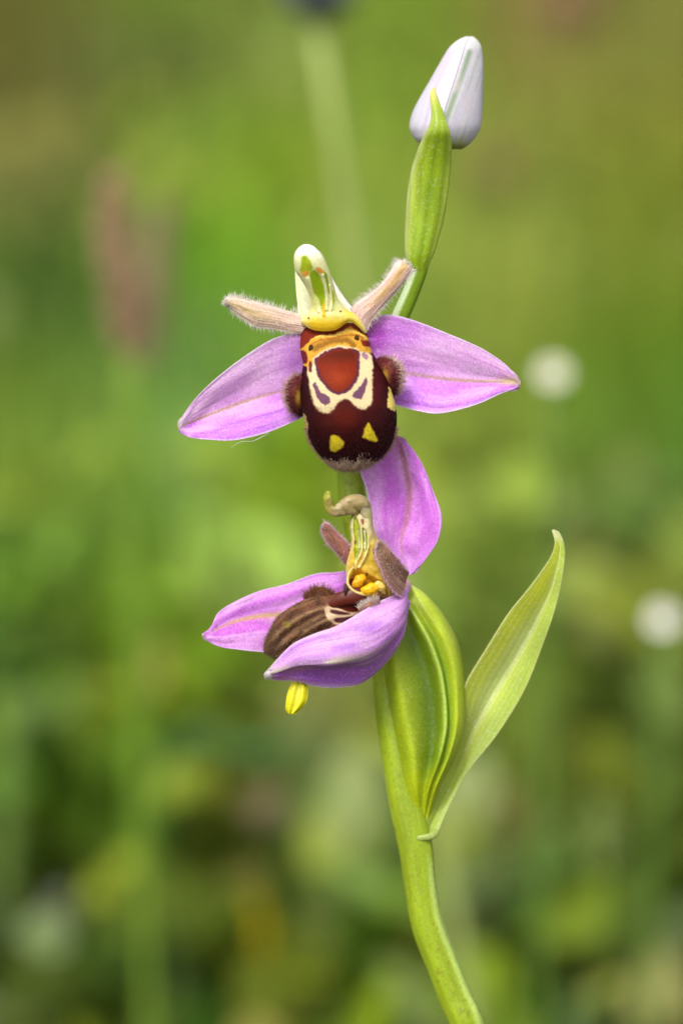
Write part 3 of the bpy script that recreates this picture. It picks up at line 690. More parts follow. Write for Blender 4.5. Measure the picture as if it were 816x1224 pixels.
# ---- UPPER FLOWER -------------------------------------------------
g = Geo(); g.tube([(402, 432, -24, 12), (402, 420, -14, 19), (402, 408, -6, 22), (402, 400, -2, 16)], rgb(190, 170, 110), 24, 30, .7); upper = g.build('flower', M_wax, orchid)
upper['label'] = 'upper flower facing the viewer, with spread pink sepals'
zz = lambda b, e, v: (b + e, b + .35 * e, b - v, b + .25 * e, b + e * .6)
rR = [[(430,388),(431,408),(434,432),(437,455),(440,474)], [(459,376.5),(460,405),(463,441),(466,465),(469,483)], [(491,382),(493,412),(496,448),(497,470),(498,491)],
      [(534,398.6),(533,422),(532,453),(530,475),(526,494)], [(572,415),(570,433),(568,455.5),(568,470),(566,484.5)], [(599,432),(598,443),(597,456),(597,463),(597,471)], [(612,445),(612,450),(612,457),(612,462),(611,466)], [(620.5,459.5),(620.5,460.3),(620.5,461),(620.5,461.7),(620.5,462.5)]]
zb = [(-18, 4, 3), (-14, 8, 5), (-10, 9, 6), (-8, 10, 6), (-8, 9, 6), (-7, 6, 4), (-6, 3, 2), (-5, 0, 0)]
rows = [zrow(r, zz(*z)) for r, z in zip(rR, zb)]
def postR(c, X, Y, U, V):
    c = mix(c, MAG, np.exp(-(((X - 452) / 13) ** 2 + ((Y - 402) / 14) ** 2)) * .8)
    c = mix(c, rgb(182, 96, 212), np.exp(-(((X - 480) / 30) ** 2 + ((Y - 400) / 16) ** 2)) * .6)
    return mix(c, rgb(196, 176, 120), np.exp(-(((X - 610) / 16) ** 2 + ((Y - 456) / 5) ** 2)) * .8)
sepal('sepal', rows, upper, 1, post=postR)
rL = [[(376,398),(376,420),(376,450),(376,475),(374,492)], [(358,397.5),(355,425),(350,464),(352,485),(355,502)], [(329,404),(325,434),(319,472),(319,495),(319,517)], [(297,423),(293,449),(287,482),(285,504),(281,526)],
      [(265,447),(261,468),(257,493),(254,510),(250,525.5)], [(240,470),(237,484),(234,502),(233,514),(231,523.5)], [(223,491),(222,499),(221.5,508),(221.5,515),(222,520.5)], [(213.5,509),(213.5,510.5),(213.5,512),(213.5,513),(213.5,514.5)]]
rows = [zrow(r, zz(*z)) for r, z in zip(rL, zb)]
def postL(c, X, Y, U, V):
    c = mix(c, rgb(216, 190, 214), (1 - sm(.3, .5, V)) * .35 * sm(.2, .5, U))
    c = mix(c, rgb(222, 206, 200), sm(.84, .95, U) * .6)
    return mix(c, rgb(180, 100, 204), np.exp(-(((X - 350) / 18) ** 2 + ((Y - 430) / 22) ** 2)) * .5)
sepal('sepal', rows, upper, 4, post=postL)
# dorsal sepal, pale and folded up behind the column
dl = [(388,366,-16),(378,364,-18)]
rows = []
for y, l, r, z in ((384,360,432,-8),(374,356,428,-10),(364,355.5,418,-12),(352,354,409,-14),(338,353,400,-16),(324,352.5,392,-18),(312,354,380,-20),(303,360,372,-22)):
    rows.append([(l, y, z + 8), (l + (r-l)*.12, y, z + 11), ((l+r)/2, y, z), (r - (r-l)*.12, y, z + 4), (r, y, z + 3)])
P = sheet(rows, 80, 50); U, V = UV(80, 50)
col = np.zeros(P.shape) + rgb(226, 226, 190); col = mix(col, rgb(214, 214, 120), np.exp(-((V - .16) / .05) ** 2) * .7); col = mix(col, rgb(226, 212, 224), sm(.7, .95, V))
g = Geo(); g.shell(P, col, 3); g.build('sepal', M_wax, upper)['label'] = 'pale cream upright sepal behind the column'

# hairy little petals
def petal(rows, parent, basec, midc, tone, hair_c, nhair=700, hl=6.5, edgec=rgb(224, 206, 196), ek=.6):
    P = sheet(rows, 110, 50); U, V = UV(110, 50); P = relief(P, U, V, tone, .5)
    X, Y = P[..., 0], P[..., 1]
    col = np.zeros(P.shape) + basec
    col = mix(col, midc, np.exp(-((V - .5) / .22) ** 2) * .8 * sm(.1, .5, U)); col = mix(col, edgec, np.maximum(1 - sm(0, .12, np.minimum(V, 1 - V)), sm(.94, 1, U)) * ek)
    col *= (.86 + .26 * noise(V * 22, U * 5, tone))[..., None]
    g = Geo(); g.shell(P, np.clip(col, 0, 1), 4.5, edge=.6); g.build('petal', M_petal, parent)
    N = normals(P); g = Geo(); n = nhair
    i = rng.integers(8, 110, n); j = np.where(rng.random(n) < .5, rng.integers(0, 4, n), rng.integers(46, 50, n)); k = rng.random(n) < .35; j[k] = rng.integers(0, 50, k.sum())
    tang = P[i, np.minimum(j + 1, 49)] - P[i, np.maximum(j - 1, 0)]; tang /= np.linalg.norm(tang, axis=1, keepdims=True)
    sgn = np.where(j < 25, -1, 1)[:, None]; edge = ((j < 4) | (j > 45))[:, None]
    d = np.where(edge, tang * sgn + N[i, j] * rng.uniform(-.3, .7, (n, 1)), N[i, j] + tang * .3) + rng.normal(0, .25, (n, 3))
    g.hairs(P[i, j], d, hl * rng.uniform(.25, 1.4, n) * np.where(edge[:, 0], 1, .5), .30, hair_c)
    k = rng.integers(0, 50, 90); g.hairs(P[109, k], P[109, k] - P[100, k] + rng.normal(0, 2.5, (90, 3)), hl * .7, .30, hair_c)
    o = g.build('petal_hair', M_hair, parent); o['kind'] = 'stuff'
rows = []
for (a, b), z in zip((((366,377.5),(366,400)), ((345,371.5),(345,397.5)), ((326,366),(328,394)), ((308,360.5),(308,391.5)), ((292,356.5),(294,384)), ((281,354),(283,376)), ((272,356.5),(274,368)), ((268.5,361),(269,363.5))), (-4, 3, 9, 14, 18, 21, 23, 24)):
    a, b = np.array(a), np.array(b); rows.append([(*a, z), (*(a*.75+b*.25), z+3), (*((a+b)/2), z+4), (*(a*.25+b*.75), z+2), (*b, z-2)])
petal(rows, upper, rgb(226, 196, 182), rgb(204, 176, 124), 2, rgb(246, 240, 232))
rows = []
for (a, b), z in zip((((418,369),(440,396)), ((425,362),(444,384)), ((434,355.5),(451,376)), ((444,348.5),(461,363)), ((455,339),(472,350)), ((464,327.5),(481,340)), ((470,317.5),(489,329)), ((475,312),(493,323)), ((481,311.5),(491,318))), (-4, 1, 6, 11, 16, 20, 22, 20, 17)):
    a, b = np.array(a), np.array(b); rows.append([(*a, z), (*(a*.75+b*.25), z+3), (*((a+b)/2), z+4), (*(a*.25+b*.75), z+2), (*b, z-2)])
petal(rows, upper, rgb(230, 192, 188), rgb(208, 168, 96), 6, rgb(246, 240, 232))

# ---- lip of the upper flower: the bee
z2 = lambda pts: [(320 + x / 4.08, 280 + y / 4.08) for x, y in pts]
lipL = {386:372,392:362,398:360,405:359,416:358.5,425:360,435:362,447:360,458:358,470:358.5,483:360,495:362,508:364.5,520:367.5,530:371.5,540:378,548:385.5,553:393,557:402,559:410}
lipR = {386:425,392:434,398:438,405:440.5,416:443,425:447,435:455,447:462.5,458:466,470:469,483:472.5,495:474,508:474,520:472,530:469,540:463,548:455,553:446,557:433,559:422}
lz = {386:4,392:8,398:12,405:16,416:24,425:30,435:36,447:42,458:46,470:49,483:51,495:51,508:49,520:45,530:40,540:33,548:26,553:20,557:15,559:10}
yk = np.array(sorted(lipL)); NU, NV_ = 330, 230
yy = np.linspace(386, 559, NU)
def sp(d): return cr(np.stack([yk, np.array([d[k] for k in yk])], -1), 600)
def ev(d): q = sp(d); return np.interp(yy, q[:, 0], q[:, 1])
Lx, Rx, Zc = ev(lipL), ev(lipR), ev(lz)
u = np.linspace(-1, 1, NV_)[None]
ang = u * math.pi / 2 * .98
hw = ((Rx - Lx) / 2)[:, None]; cx = ((Rx + Lx) / 2)[:, None]
Xl = cx + hw * np.sin(ang); ze = Zc[:, None] - np.minimum(hw * .6, 32)
Zl = ze + (Zc[:, None] - ze) * np.cos(ang) ** .6
Yl = np.repeat(yy[:, None], NV_, 1) 
# tilt of the whole lip: its right side sits higher
P = np.stack([Xl, Yl, Zl], -1)
X, Y = Xl, Yl
relf = 3.2 * np.exp(-(((X - 404) / 20) ** 2 + ((Y - 444) / 22) ** 2)) + (noise(X * .09, Y * .09, 5) - .5) * 1.2
# raised yellow collar and the edge of the collar over the shield
coll = sdist(X, Y, crc(z2([(160,560),(200,500),(240,480),(300,488),(350,475),(395,440),(440,455),(485,490),(492,540),(480,575),(430,570),(340,550),(260,575),(215,620),(185,640),(165,600)]), 5))
relf += 2.6 * (1 - sm(-5, 2, coll)); P[..., 2] += relf
X0, Y0 = X, Y
X = X + (noise(X * .35, Y * .35, 21) - .5) * 1.8 + (noise(X * .9, Y * .9, 23) - .5) * .9; Y = Y + (noise(X0 * .35, Y0 * .35, 25) - .5) * 1.8 + (noise(X0 * .9, Y0 * .9, 27) - .5) * .9
DK = rgb(40, 4, 9)
col = np.zeros(P.shape) + DK
col = mix(col, rgb(88, 20, 8), np.exp(-(((X - 410) / 28) ** 2 + ((Y - 496) / 22) ** 2)) * .95)
col = mix(col, rgb(76, 14, 16), np.exp(-(((X - 446) / 14) ** 2 + ((Y - 466) / 30) ** 2)) * .7)
CR = rgb(206, 188, 146)
# cream W
col = paint(col, X, Y, z2([(190,640),(205,600),(240,580),(440,555),(500,585),(512,620),(510,700),(512,780),(505,825),(478,852),(440,848),(410,822),(380,806),(350,815),(322,850),(300,874),(262,870),(232,840),(212,790),(200,720)]), CR, 1.7)
# purple-brown rim round the shield
col = paint(col, X, Y, z2([(228,625),(240,592),(300,560),(370,548),(436,562),(448,610),(446,670),(430,720),(400,760),(356,782),(310,772),(272,735),(244,690)]), rgb(84, 34, 54), 1.1)
SH = rgb(116, 32, 8)
col = paint(col, X, Y, z2([(244,625),(256,598),(310,572),(375,560),(424,574),(434,610),(432,664),(416,712),(390,748),(352,768),(314,758),(282,724),(256,680)]), SH, .8)
rust_mid = np.exp(-(((X - 405) / 16) ** 2 + ((Y - 452) / 10) ** 2)); insh = 1 - sm(-3, 1, sdist(X, Y, crc(z2([(244,625),(256,598),(310,572),(375,560),(424,574),(434,610),(432,664),(416,712),(390,748),(352,768),(314,758),(282,724),(256,680)]), 5)))
col = mix(col, rgb(150, 54, 14), rust_mid * insh * .7); col = mix(col, rgb(78, 22, 8), insh * (1 - sm(422, 440, Y)) * .75)  # brighter rust middle and darker top of the shield
# purple islands
PU = rgb(104, 66, 88)
col = paint(col, X, Y, z2([(222,728),(236,730),(256,768),(300,796),(300,828),(264,826),(236,790)]), PU, .8)
col = paint(col, X, Y, z2([(474,700),(482,718),(472,772),(452,804),(416,796),(414,780),(444,752)]), PU, .8)
col = paint(col, X, Y, z2([(455,590),(470,575),(490,600),(478,612)]), rgb(150, 110, 130), .8)
# collar bands
YE = rgb(196, 146, 48)
col = paint(col, X, Y, z2([(150,520),(200,470),(300,440),(400,400),(520,440),(520,560),(497,578),(440,568),(400,556),(330,552),(270,572),(228,608),(215,640),(195,650),(150,620)]), YE, .8)
col = stroke(col, X, Y, z2([(222,612),(245,588),(290,562),(350,548),(410,556),(440,562)]), 1.3, rgb(214, 186, 150), .8, .9)
col = stroke(col, X, Y, z2([(225,560),(280,533),(330,520),(390,518),(418,540)]), 3.0, rgb(128, 86, 26), 2.4, .9)
col = stroke(col, X, Y, z2([(205,545),(250,520),(320,506),(380,494),(440,494),(478,520)]), 1.0, rgb(124, 62, 24), 1.6, .7)
col = stroke(col, X, Y, z2([(210,505),(260,498),(330,492),(390,470),(440,480),(480,505)]), 1.2, rgb(226, 196, 100), 1.0, .8)
col = paint(col, X, Y, z2([(150,520),(180,470),(235,440),(300,430),(395,400),(520,440),(500,500),(470,488),(430,466),(398,450),(355,476),(300,490),(240,494),(205,518),(180,545),(150,560)]), rgb(112, 34, 18), .8)
col = paint(col, X, Y, z2([(450,512),(470,520),(496,520),(500,548),(465,542)]), rgb(110, 34, 20), .8)
col = paint(col, X, Y, z2([(150,580),(178,566),(192,600),(186,630),(150,620)]), rgb(96, 28, 28), .8)
col = paint(col, X, Y, z2([(202,620),(216,632),(214,670),(200,664)]), rgb(96, 38, 48), .8)
# yellow spots
for poly in ([(490,918),(512,950),(536,1004),(515,1012),(465,992),(462,978),(472,945)], [(308,986),(335,982),(360,1000),(373,1024),(360,1045),(330,1060),(306,1054),(302,1020)]):
    col = paint(col, X, Y, z2(poly), rgb(214, 190, 40), 1.3)
col = paint(col, X, Y, z2([(590,740),(612,790),(632,850),(620,862),(592,850),(584,820)]), rgb(208, 190, 100), .9)
col = paint(col, X, Y, z2([(166,870),(184,880),(198,930),(192,968),(176,960),(166,910)]), rgb(196, 170, 96), .9)
X, Y = X0, Y0
ed = 1 - sm(0, .10, 1 - np.abs(np.repeat(np.abs(u), NU, 0)))
col = mix(col, rgb(128, 72, 56), ed * sm(520, 550, Y) * .2); col = mix(col, rgb(120, 74, 54), sm(553, 558, Y) * .6)
g = Geo(); g.shell(P, np.clip(col, 0, 1), 6, backcol=np.zeros(P.shape) + rgb(120, 130, 50)); lip = g.build('lip', M_lip, upper); lip['label'] = 'furry brown lip patterned like a bee'
# eyes of the collar
g = Geo()
for ex, ey in ((371.5, 416.5), (426.0, 404.8)):
    k = np.argmin((X - ex) ** 2 + (Y - ey) ** 2); pz = P.reshape(-1, 3)[k]
    g.tube([(ex - .4, ey - 4.5, pz[2] - .5, .8), (ex, ey - 3, pz[2] + .3, 2.3), (ex, ey, pz[2] + .7, 2.9), (ex, ey + 3, pz[2] + .3, 2.3), (ex + .4, ey + 4.5, pz[2] - .5, .8)], rgb(58, 40, 16), 16, 14, .35)
g.build('lip_gland', M_lip, upper)
# fringe of hair round the lip
N = normals(P); g = Geo()
n = 800; j = np.where(rng.random(n) < .5, rng.integers(0, 16, n), rng.integers(NV_ - 16, NV_, n)); i = rng.integers(235, NU, n)
d = N[i, j] * .5 + np.stack([np.sign(j - NV_ / 2) * .7, .25 + 0 * i, -.2 + 0 * i], -1) + rng.normal(0, .3, (n, 3)); hc = mix(rgb(150, 84, 76)[None], rgb(232, 196, 178)[None], rng.random(n))
g.hairs(P[i, j], d, rng.uniform(2.0, 4.6, n), .25, hc)
n = 3600; j = rng.integers(0, NV_, n); i = NU - 1 - (np.abs(rng.normal(0, 8, n)) * (.3 + 1.2 * noise(j * .09, j * 0 + 3))).astype(int); i = np.clip(i, 0, NU - 1)
d = N[i, j] * .4 + np.array([0, .9, -.1]) + rng.normal(0, .35, (n, 3)); g.hairs(P[i, j], d, rng.uniform(1.5, 7.2, n), .22, mix(rgb(120, 74, 58)[None], rgb(240, 218, 194)[None], rng.random(n) ** .55))
n = 2600; j = rng.integers(8, NV_ - 8, n); i = rng.integers(190, 326, n)
d = N[i, j] + np.array([0, 1.4, 0]) + rng.normal(0, .3, (n, 3)); g.hairs(P[i, j], d, rng.uniform(1.0, 2.4, n), .16, rgb(56, 16, 18))
o = g.build('lip_hair', M_hair, upper); o['kind'] = 'stuff'

# side lobes of the lip
def side_lobe(parent, path, flat, dark, patch, nh, hairc, out, hl=6.2, pc=rgb(190, 150, 50)):
    g = Geo(); P = tube_grid(path, 60, 40, flat); X, Y = P[..., 0], P[..., 1]
    col = np.zeros(P.shape) + dark
    col = mix(col, rgb(150, 92, 92), (1 - sm(0, 1, np.abs(noise(X * .2, Y * .2)) * 1.6)) * .4)
    col = mix(col, pc, np.exp(-(((X - patch[0]) / patch[2]) ** 2 + ((Y - patch[1]) / patch[3]) ** 2)) ** .7 * (P[..., 2] > P[..., 2].mean() - 2))
    g.loft(P, col); g.build('side_lobe', M_lip, parent)
    N = normals(P, True); c = P.mean(1, keepdims=True); s = np.sign(((P - c) * N).sum(-1, keepdims=True)); N = N * s
    g = Geo(); i = rng.integers(2, 60, nh); j = rng.integers(0, 40, nh); d = N[i, j] + out + rng.normal(0, .3, (nh, 3))
    keep = np.exp(-(((X[i, j] - patch[0]) / patch[2]) ** 2 + ((Y[i, j] - patch[1]) / patch[3]) ** 2)) < .35
    i, j, d = i[keep], j[keep], d[keep]; m = len(i)
    on = np.asarray(out) * np.array([1, 1, 0]); on = on / np.linalg.norm(on); tt = sm(-.1, .75, (N[i, j] * on).sum(1))
    hc = mix(rgb(*hairc[0])[None], rgb(*hairc[1])[None], np.clip(.55 + rng.random(m), 0, 1) * tt ** .7)
    g.hairs(P[i, j], d, hl * rng.uniform(.3, 1.2, m) * (.45 + .85 * tt), .28, hc); o = g.build('side_lobe_hair', M_hair, parent); o['kind'] = 'stuff'
side_lobe(upper, [(450, 432, 20, 3), (456, 434, 23, 7), (464, 438, 25, 10), (469, 446, 25, 10.5), (470, 455, 22, 9), (470, 464, 17, 6.5), (468, 471, 13, 2.5)], .9, rgb(92, 30, 36), (459, 450, 5, 9), 2600, ((96, 34, 40), (250, 222, 206)), np.array([.45, -.15, .1]))
side_lobe(upper, [(366, 451, 18, 3), (360, 454, 21, 6.5), (353, 461, 22, 9.5), (350.5, 471, 21, 10), (352, 481, 18, 9), (357, 489, 13, 6.5), (362, 495, 9, 3)], .9, rgb(86, 30, 32), (358, 475, 4.6, 9), 2500, ((90, 32, 38), (240, 204, 190)), np.array([-.45, -.1, .1]))

# column of the upper flower
cy = [292, 294.5, 298, 303, 312, 324, 334, 344, 353, 360, 366, 372, 378, 385, 392, 398, 403]
cL = [363, 358.5, 355, 352, 351, 353, 359.5, 365.5, 369.5, 371, 371.5, 370, 365.5, 361.5, 360, 359.5, 360]
cR = [370, 375, 379, 384, 389, 394, 397, 399.8, 402, 405, 410, 417, 424, 430, 434, 437, 439]
cz = [46, 51, 54, 56, 56, 52, 46, 40, 35, 32, 30, 29, 29, 28, 27, 25, 22]
Q = cr(np.stack([cy, cL, cR, cz], -1), 220); nv = 120
u = np.linspace(-1, 1, nv)[None]; ang = u * math.pi / 2 * .98
hw = (Q[:, 2:3] - Q[:, 1:2]) / 2; X = (Q[:, 2:3] + Q[:, 1:2]) / 2 + hw * np.sin(ang); Y = np.repeat(Q[:, 0:1], nv, 1)
Z = Q[:, 3:4] - np.minimum(hw, 26) * .8 * (1 - np.cos(ang) ** .85)
_edge = np.interp(X, [358, 362, 369, 376, 385, 393.5, 401, 406, 411, 417, 421, 425, 431, 438, 441], [385, 388, 392.5, 395, 396, 396, 394.5, 392, 388, 384.5, 385, 388, 393, 397, 399])
Y = np.where(Y > 372, 372 + (Y - 372) * (_edge - 372) / (403 - 372), Y)
z4 = lambda pts: [(340 + x / 7.418, 285 + y / 7.418) for x, y in pts]
cav = sdist(X, Y, crc(z4([(150,165),(200,160),(235,230),(330,300),(370,330),(410,430),(420,560),(400,640),(250,640),(230,560),(215,430),(170,340),(135,290)]), 5))
Z = Z - 2.6 * (1 - sm(-8, 2, cav)) * (1 - .5 * sm(350, 372, Y))            # hollow under the hood
def zridge(Z, line, w_, h_):
    d, t = pdist(X, Y, cr(np.array(z4(line)), 30)); return Z + h_ * np.exp(-(d / w_) ** 2)
Z = zridge(Z, [(345,330),(365,420),(378,520),(372,630)], 2.0, 2.4); Z = zridge(Z, [(205,360),(240,450),(275,560),(300,650)], 2.0, 2.2); Z = zridge(Z, [(400,420),(425,540),(415,630)], 1.5, 1.6)
P = np.stack([X, Y, Z], -1)
WH = rgb(216, 216, 160)
col = np.zeros(P.shape) + WH
col = mix(col, rgb(234, 234, 218), 1 - sm(296, 318, Y)); col = mix(col, rgb(206, 208, 120), sm(.45, .8, noise(X * .14, Y * .05, 6)) * sm(322, 340, Y) * .7)
col = mix(col, rgb(206, 218, 140), sm(.55, .95, u + 0 * X) * sm(315, 335, Y) * .8)
GR = rgb(146, 172, 22)
col = mix(col, rgb(232, 226, 150), sm(372, 382, Y))
col = mix(col, rgb(214, 176, 24), sm(374, 388, Y) * (1 - sm(.35, .95, np.abs(u) + 0 * X)) * .95)
col = mix(col, rgb(224, 200, 50), np.exp(-(((X - 418) / 9) ** 2 + ((Y - 373) / 6) ** 2)) * .9)
col = paint(col, X, Y, z4([(150,165),(200,160),(240,230),(245,270),(215,295),(150,295),(136,280),(150,230)]), rgb(162, 178, 34), 1.1)
col = paint(col, X, Y, z4([(225,300),(270,285),(310,330),(345,420),(358,520),(355,600),(358,680),(335,660),(322,600),(300,530),(262,480),(240,400)]), GR, .7)
col = paint(col, X, Y, z4([(330,600),(350,540),(362,640),(358,700),(335,690)]), rgb(206, 176, 20), .8)
col = paint(col, X, Y, z4([(350,290),(375,320),(392,400),(400,480),(388,480),(372,400),(352,330)]), rgb(136, 166, 30), .6)
col = paint(col, X, Y, z4([(420,470),(440,480),(440,560),(425,570)]), rgb(180, 190, 50), .8)
col = paint(col, X, Y, z4([(150,300),(212,288),(214,325),(175,335)]), rgb(214, 156, 60), 1.3)
col = paint(col, X, Y, z4([(280,262),(310,258),(348,290),(335,310),(290,296)]), rgb(214, 146, 58), 1.3)
col = paint(col, X, Y, z4([(205,700),(222,700),(220,715),(206,714)]), rgb(120, 80, 20), .5); col = paint(col, X, Y, z4([(490,640),(508,645),(500,655),(488,654)]), rgb(110, 60, 20), .5)
col = mix(col, rgb(200, 170, 160), (1 - sm(-.98, -.8, u + 0 * X)) * .5 * sm(380, 395, Y))
g = Geo(); g.shell(P, np.clip(col, 0, 1), 7, edge=.5); g.build('column', M_wax, upper)
g = Geo(); g.tube([(322, 517, -4, .3), (303, 527, 0, .28), (288, 528, 4, .25), (276, 535, 8, .15)], rgb(230, 225, 230), 14, 5); g.build('loose_hair', M_hair, upper)

# ---- LOWER FLOWER -------------------------------------------------
g = Geo(); g.tube([(486, 706, -34, 7), (481, 700, -28, 10), (472, 698, -22, 13), (462, 700, -16, 12)], rgb(206, 160, 180), 24, 30, .8); lower = g.build('flower', M_wax, orchid)
lower['label'] = 'lower flower turned left, its sepals cupping the lip'
# upright sepal
rows = [[(481,686,-30),(484,686,-30),(488,687,-30),(492,686,-30),(495,684,-30)],
        [(463,664,-24),(472,665,-30),(483,666,-36),(499,668,-32),(509,667,-26)],
        [(450,643,-20),(463,645,-32),(479,648,-40),(504,650,-30),(523,645,-22)],
        [(443,615,-22),(461,617,-34),(486,619,-42),(511,620,-30),(527,616,-24)],
        [(438,585,-26),(460,585,-36),(489,588,-44),(508,588,-32),(516,583,-34)],
        [(430,562,-30),(454,558,-38),(485,560,-44),(499,558,-36),(505,556,-38)],
        [(434,544,-34),(452,540,-40),(480,540,-44),(491,539,-38),(494,538,-42)],
        [(450,526,-38),(460,524,-42),(474,521,-44),(480,523,-44),(484,526,-46)]]
def postD(c, X, Y, U, V):
    c = mix(c, rgb(190, 66, 206), np.exp(-((V - .3) / .14) ** 2) * .5 * sm(.25, .5, U)); c = mix(c, rgb(190, 84, 206), sm(.6, .75, V) * .35)
    c = mix(c, rgb(206, 160, 216), (1 - sm(.1, .4, U)) * .4); return c
sepal('sepal', rows, lower, 9, mid=.5, rib=rgb(178, 112, 134), rib_w=.03, post=postD, tip=rgb(190, 110, 170), top=rgb(218, 138, 228), low=rgb(216, 126, 226), amp=2.6)
# far sepal, left
rL = [[(420,681),(420,690),(420,700),(420,712),(420,724)], [(400,684),(398,695),(396,712),(394,730),(392,745)], [(376,686),(373,701),(369,722),(367,745),(365,766)], [(343,698),(341,713),(338,733.5),(335,756),(332,779)],
      [(311,706),(310,720),(311,736.5),(311,756),(309,779)], [(283,718),(281,730),(280,743),(283,759),(286,776.5)], [(261,732),(260,742),(261,751),(265,762),(268,774)], [(252,750),(251,753),(251,757),(253,762),(256,770)], [(242,758.5),(242,759),(242,760),(243,761),(244,762.5)]]
zs = [(-30,-34,-40,-44,-46), (-26,-30,-38,-42,-42), (-20,-25,-36,-36,-34), (-14,-20,-34,-26,-24), (-8,-14,-28,-18,-14), (0,-6,-18,-10,-6), (4,0,-9,-4,0), (6,4,-2,1,3), (6,6,5,5,5)]
def postF(c, X, Y, U, V):
    c = mix(c, rgb(170, 74, 196), np.exp(-((V - .4) / .09) ** 2) * .5 * sm(.3, .5, U)); c = mix(c, rgb(200, 162, 110), np.exp(-((V - .5) / .045) ** 2) * np.exp(-((U - .5) / .22) ** 2) * .85)
    return mix(c, rgb(224, 170, 226), (1 - sm(.1, .25, V)) * .3)
zs = [(c - 12 + .3 * (a - c), c - 3, c, d, e) for a, b, c, d, e in zs]
sepal('sepal', [zrow(r, z) for r, z in zip(rL, zs)], lower, 12, mid=.5, rib_w=.02, tip=rgb(190, 170, 150), post=postF, top=rgb(216, 130, 226), low=rgb(212, 112, 222), amp=2.4)

# lip of the lower flower, seen from its side: furry, brown, with long ridges
lp = [(443, 716, 4, 8), (432, 718, 8, 14), (418, 725, 11, 20), (400, 736, 13, 25), (380, 745, 14, 28), (362, 754, 14, 28), (346, 763, 13, 25), (334, 771, 11, 19), (327, 777, 9, 11), (325, 780, 8, 4)]
P = tube_grid(lp, 170, 120, .62)
th = np.linspace(0, 2 * math.pi, 120, endpoint=False)[None]; U = np.linspace(0, 1, 170)[:, None]
ctr = P.mean(1, keepdims=True); rid = 1 + .13 * np.cos(11 * th + 2 * np.sin(U * 3)) * sm(.25, .5, U) * (1 - sm(.85, 1, U)) + .16 * (noise(U * 9 + 0 * th, th * 2, 4) - .5)
P = ctr + (P - ctr) * rid[..., None]; X, Y = P[..., 0], P[..., 1]
col = np.zeros(P.shape) + rgb(98, 62, 44); col = mix(col, rgb(134, 98, 70), sm(.2, 1, np.cos(11 * th + 2 * np.sin(U * 3))) * .6 * sm(.25, .5, U)); col *= (.8 + .4 * noise(X * .15, Y * .15, 7))[..., None]
z3 = lambda pts: [(310 + x / 4.08, 570 + y / 4.08) for x, y in pts]
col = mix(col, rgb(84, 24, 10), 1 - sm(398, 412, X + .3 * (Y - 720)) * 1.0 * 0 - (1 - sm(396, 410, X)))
for ln in ([(70,800),(100,750),(180,690),(250,655),(330,632)], [(90,840),(150,770),(230,715),(310,672)], [(150,830),(200,770),(280,715),(350,690)]): col = stroke(col, X, Y, z3(ln), 2.0, rgb(168, 134, 100), 2.4, .7)
for ln in ([(85,825),(130,760),(205,702),(290,655)], [(120,850),(170,790),(250,725),(330,682)]): col = stroke(col, X, Y, z3(ln), 1.2, rgb(56, 34, 26), 1.8, .8)
col = paint(col, X, Y, z3([(318,640),(340,632),(390,642),(440,660),(500,655),(560,660),(520,700),(450,712),(390,722),(355,712),(325,680)]), rgb(200, 172, 140), .8)
col = paint(col, X, Y, z3([(345,650),(365,648),(410,658),(442,666),(430,672),(385,672),(350,664)]), rgb(72, 34, 36), .7)
col = paint(col, X, Y, z3([(368,690),(420,684),(470,676),(480,684),(430,706),(385,712),(366,704)]), rgb(78, 38, 42), .7)
col = paint(col, X, Y, z3([(112,712),(135,704),(156,716),(148,734),(122,732)]), rgb(152, 132, 56), 1.2)
col = paint(col, X, Y, z3([(218,748),(235,740),(246,748),(238,762),(218,760)]), rgb(150, 122, 80), 1.4)
g = Geo(); g.loft(P, np.clip(col, 0, 1)); lip2 = g.build('lip', M_lip, lower); lip2['label'] = 'brown furry lip seen from its side'
N = normals(P, True); s_ = np.sign(((P - ctr) * N).sum(-1, keepdims=True)); N = N * s_
g = Geo(); n = 9000; i = rng.integers(60, 170, n); j = rng.integers(0, 120, n); k = (col[i, j, 0] < .62)
i, j = i[k], j[k]; n = len(i); d = N[i, j] * .8 + np.array([-.8, .45, 0]) + rng.normal(0, .28, (n, 3))
hc = mix(rgb(78, 46, 32)[None], rgb(214, 182, 146)[None], rng.random(n) ** 1.1); hc = mix(hc, rgb(70, 40, 28)[None], (np.cos(11 * th[0][j] + 2 * np.sin(U[i, 0] * 3)) < -.3) * .4); hc = hc * .4 + np.clip(col[i, j] * 1.25, 0, 1) * .6
g.hairs(P[i, j], d, rng.uniform(2, 4.6, n) * (1 + .5 * sm(.75, 1, U[i, 0])), .24, hc); k = rng.integers(0, n, 1800); g.hairs(P[i[k], j[k]], d[k] + rng.normal(0, .3, (1800, 3)), rng.uniform(2.5, 5.5, 1800), .2, rgb(206, 176, 146)); o = g.build('lip_hair', M_hair, lower); o['kind'] = 'stuff'
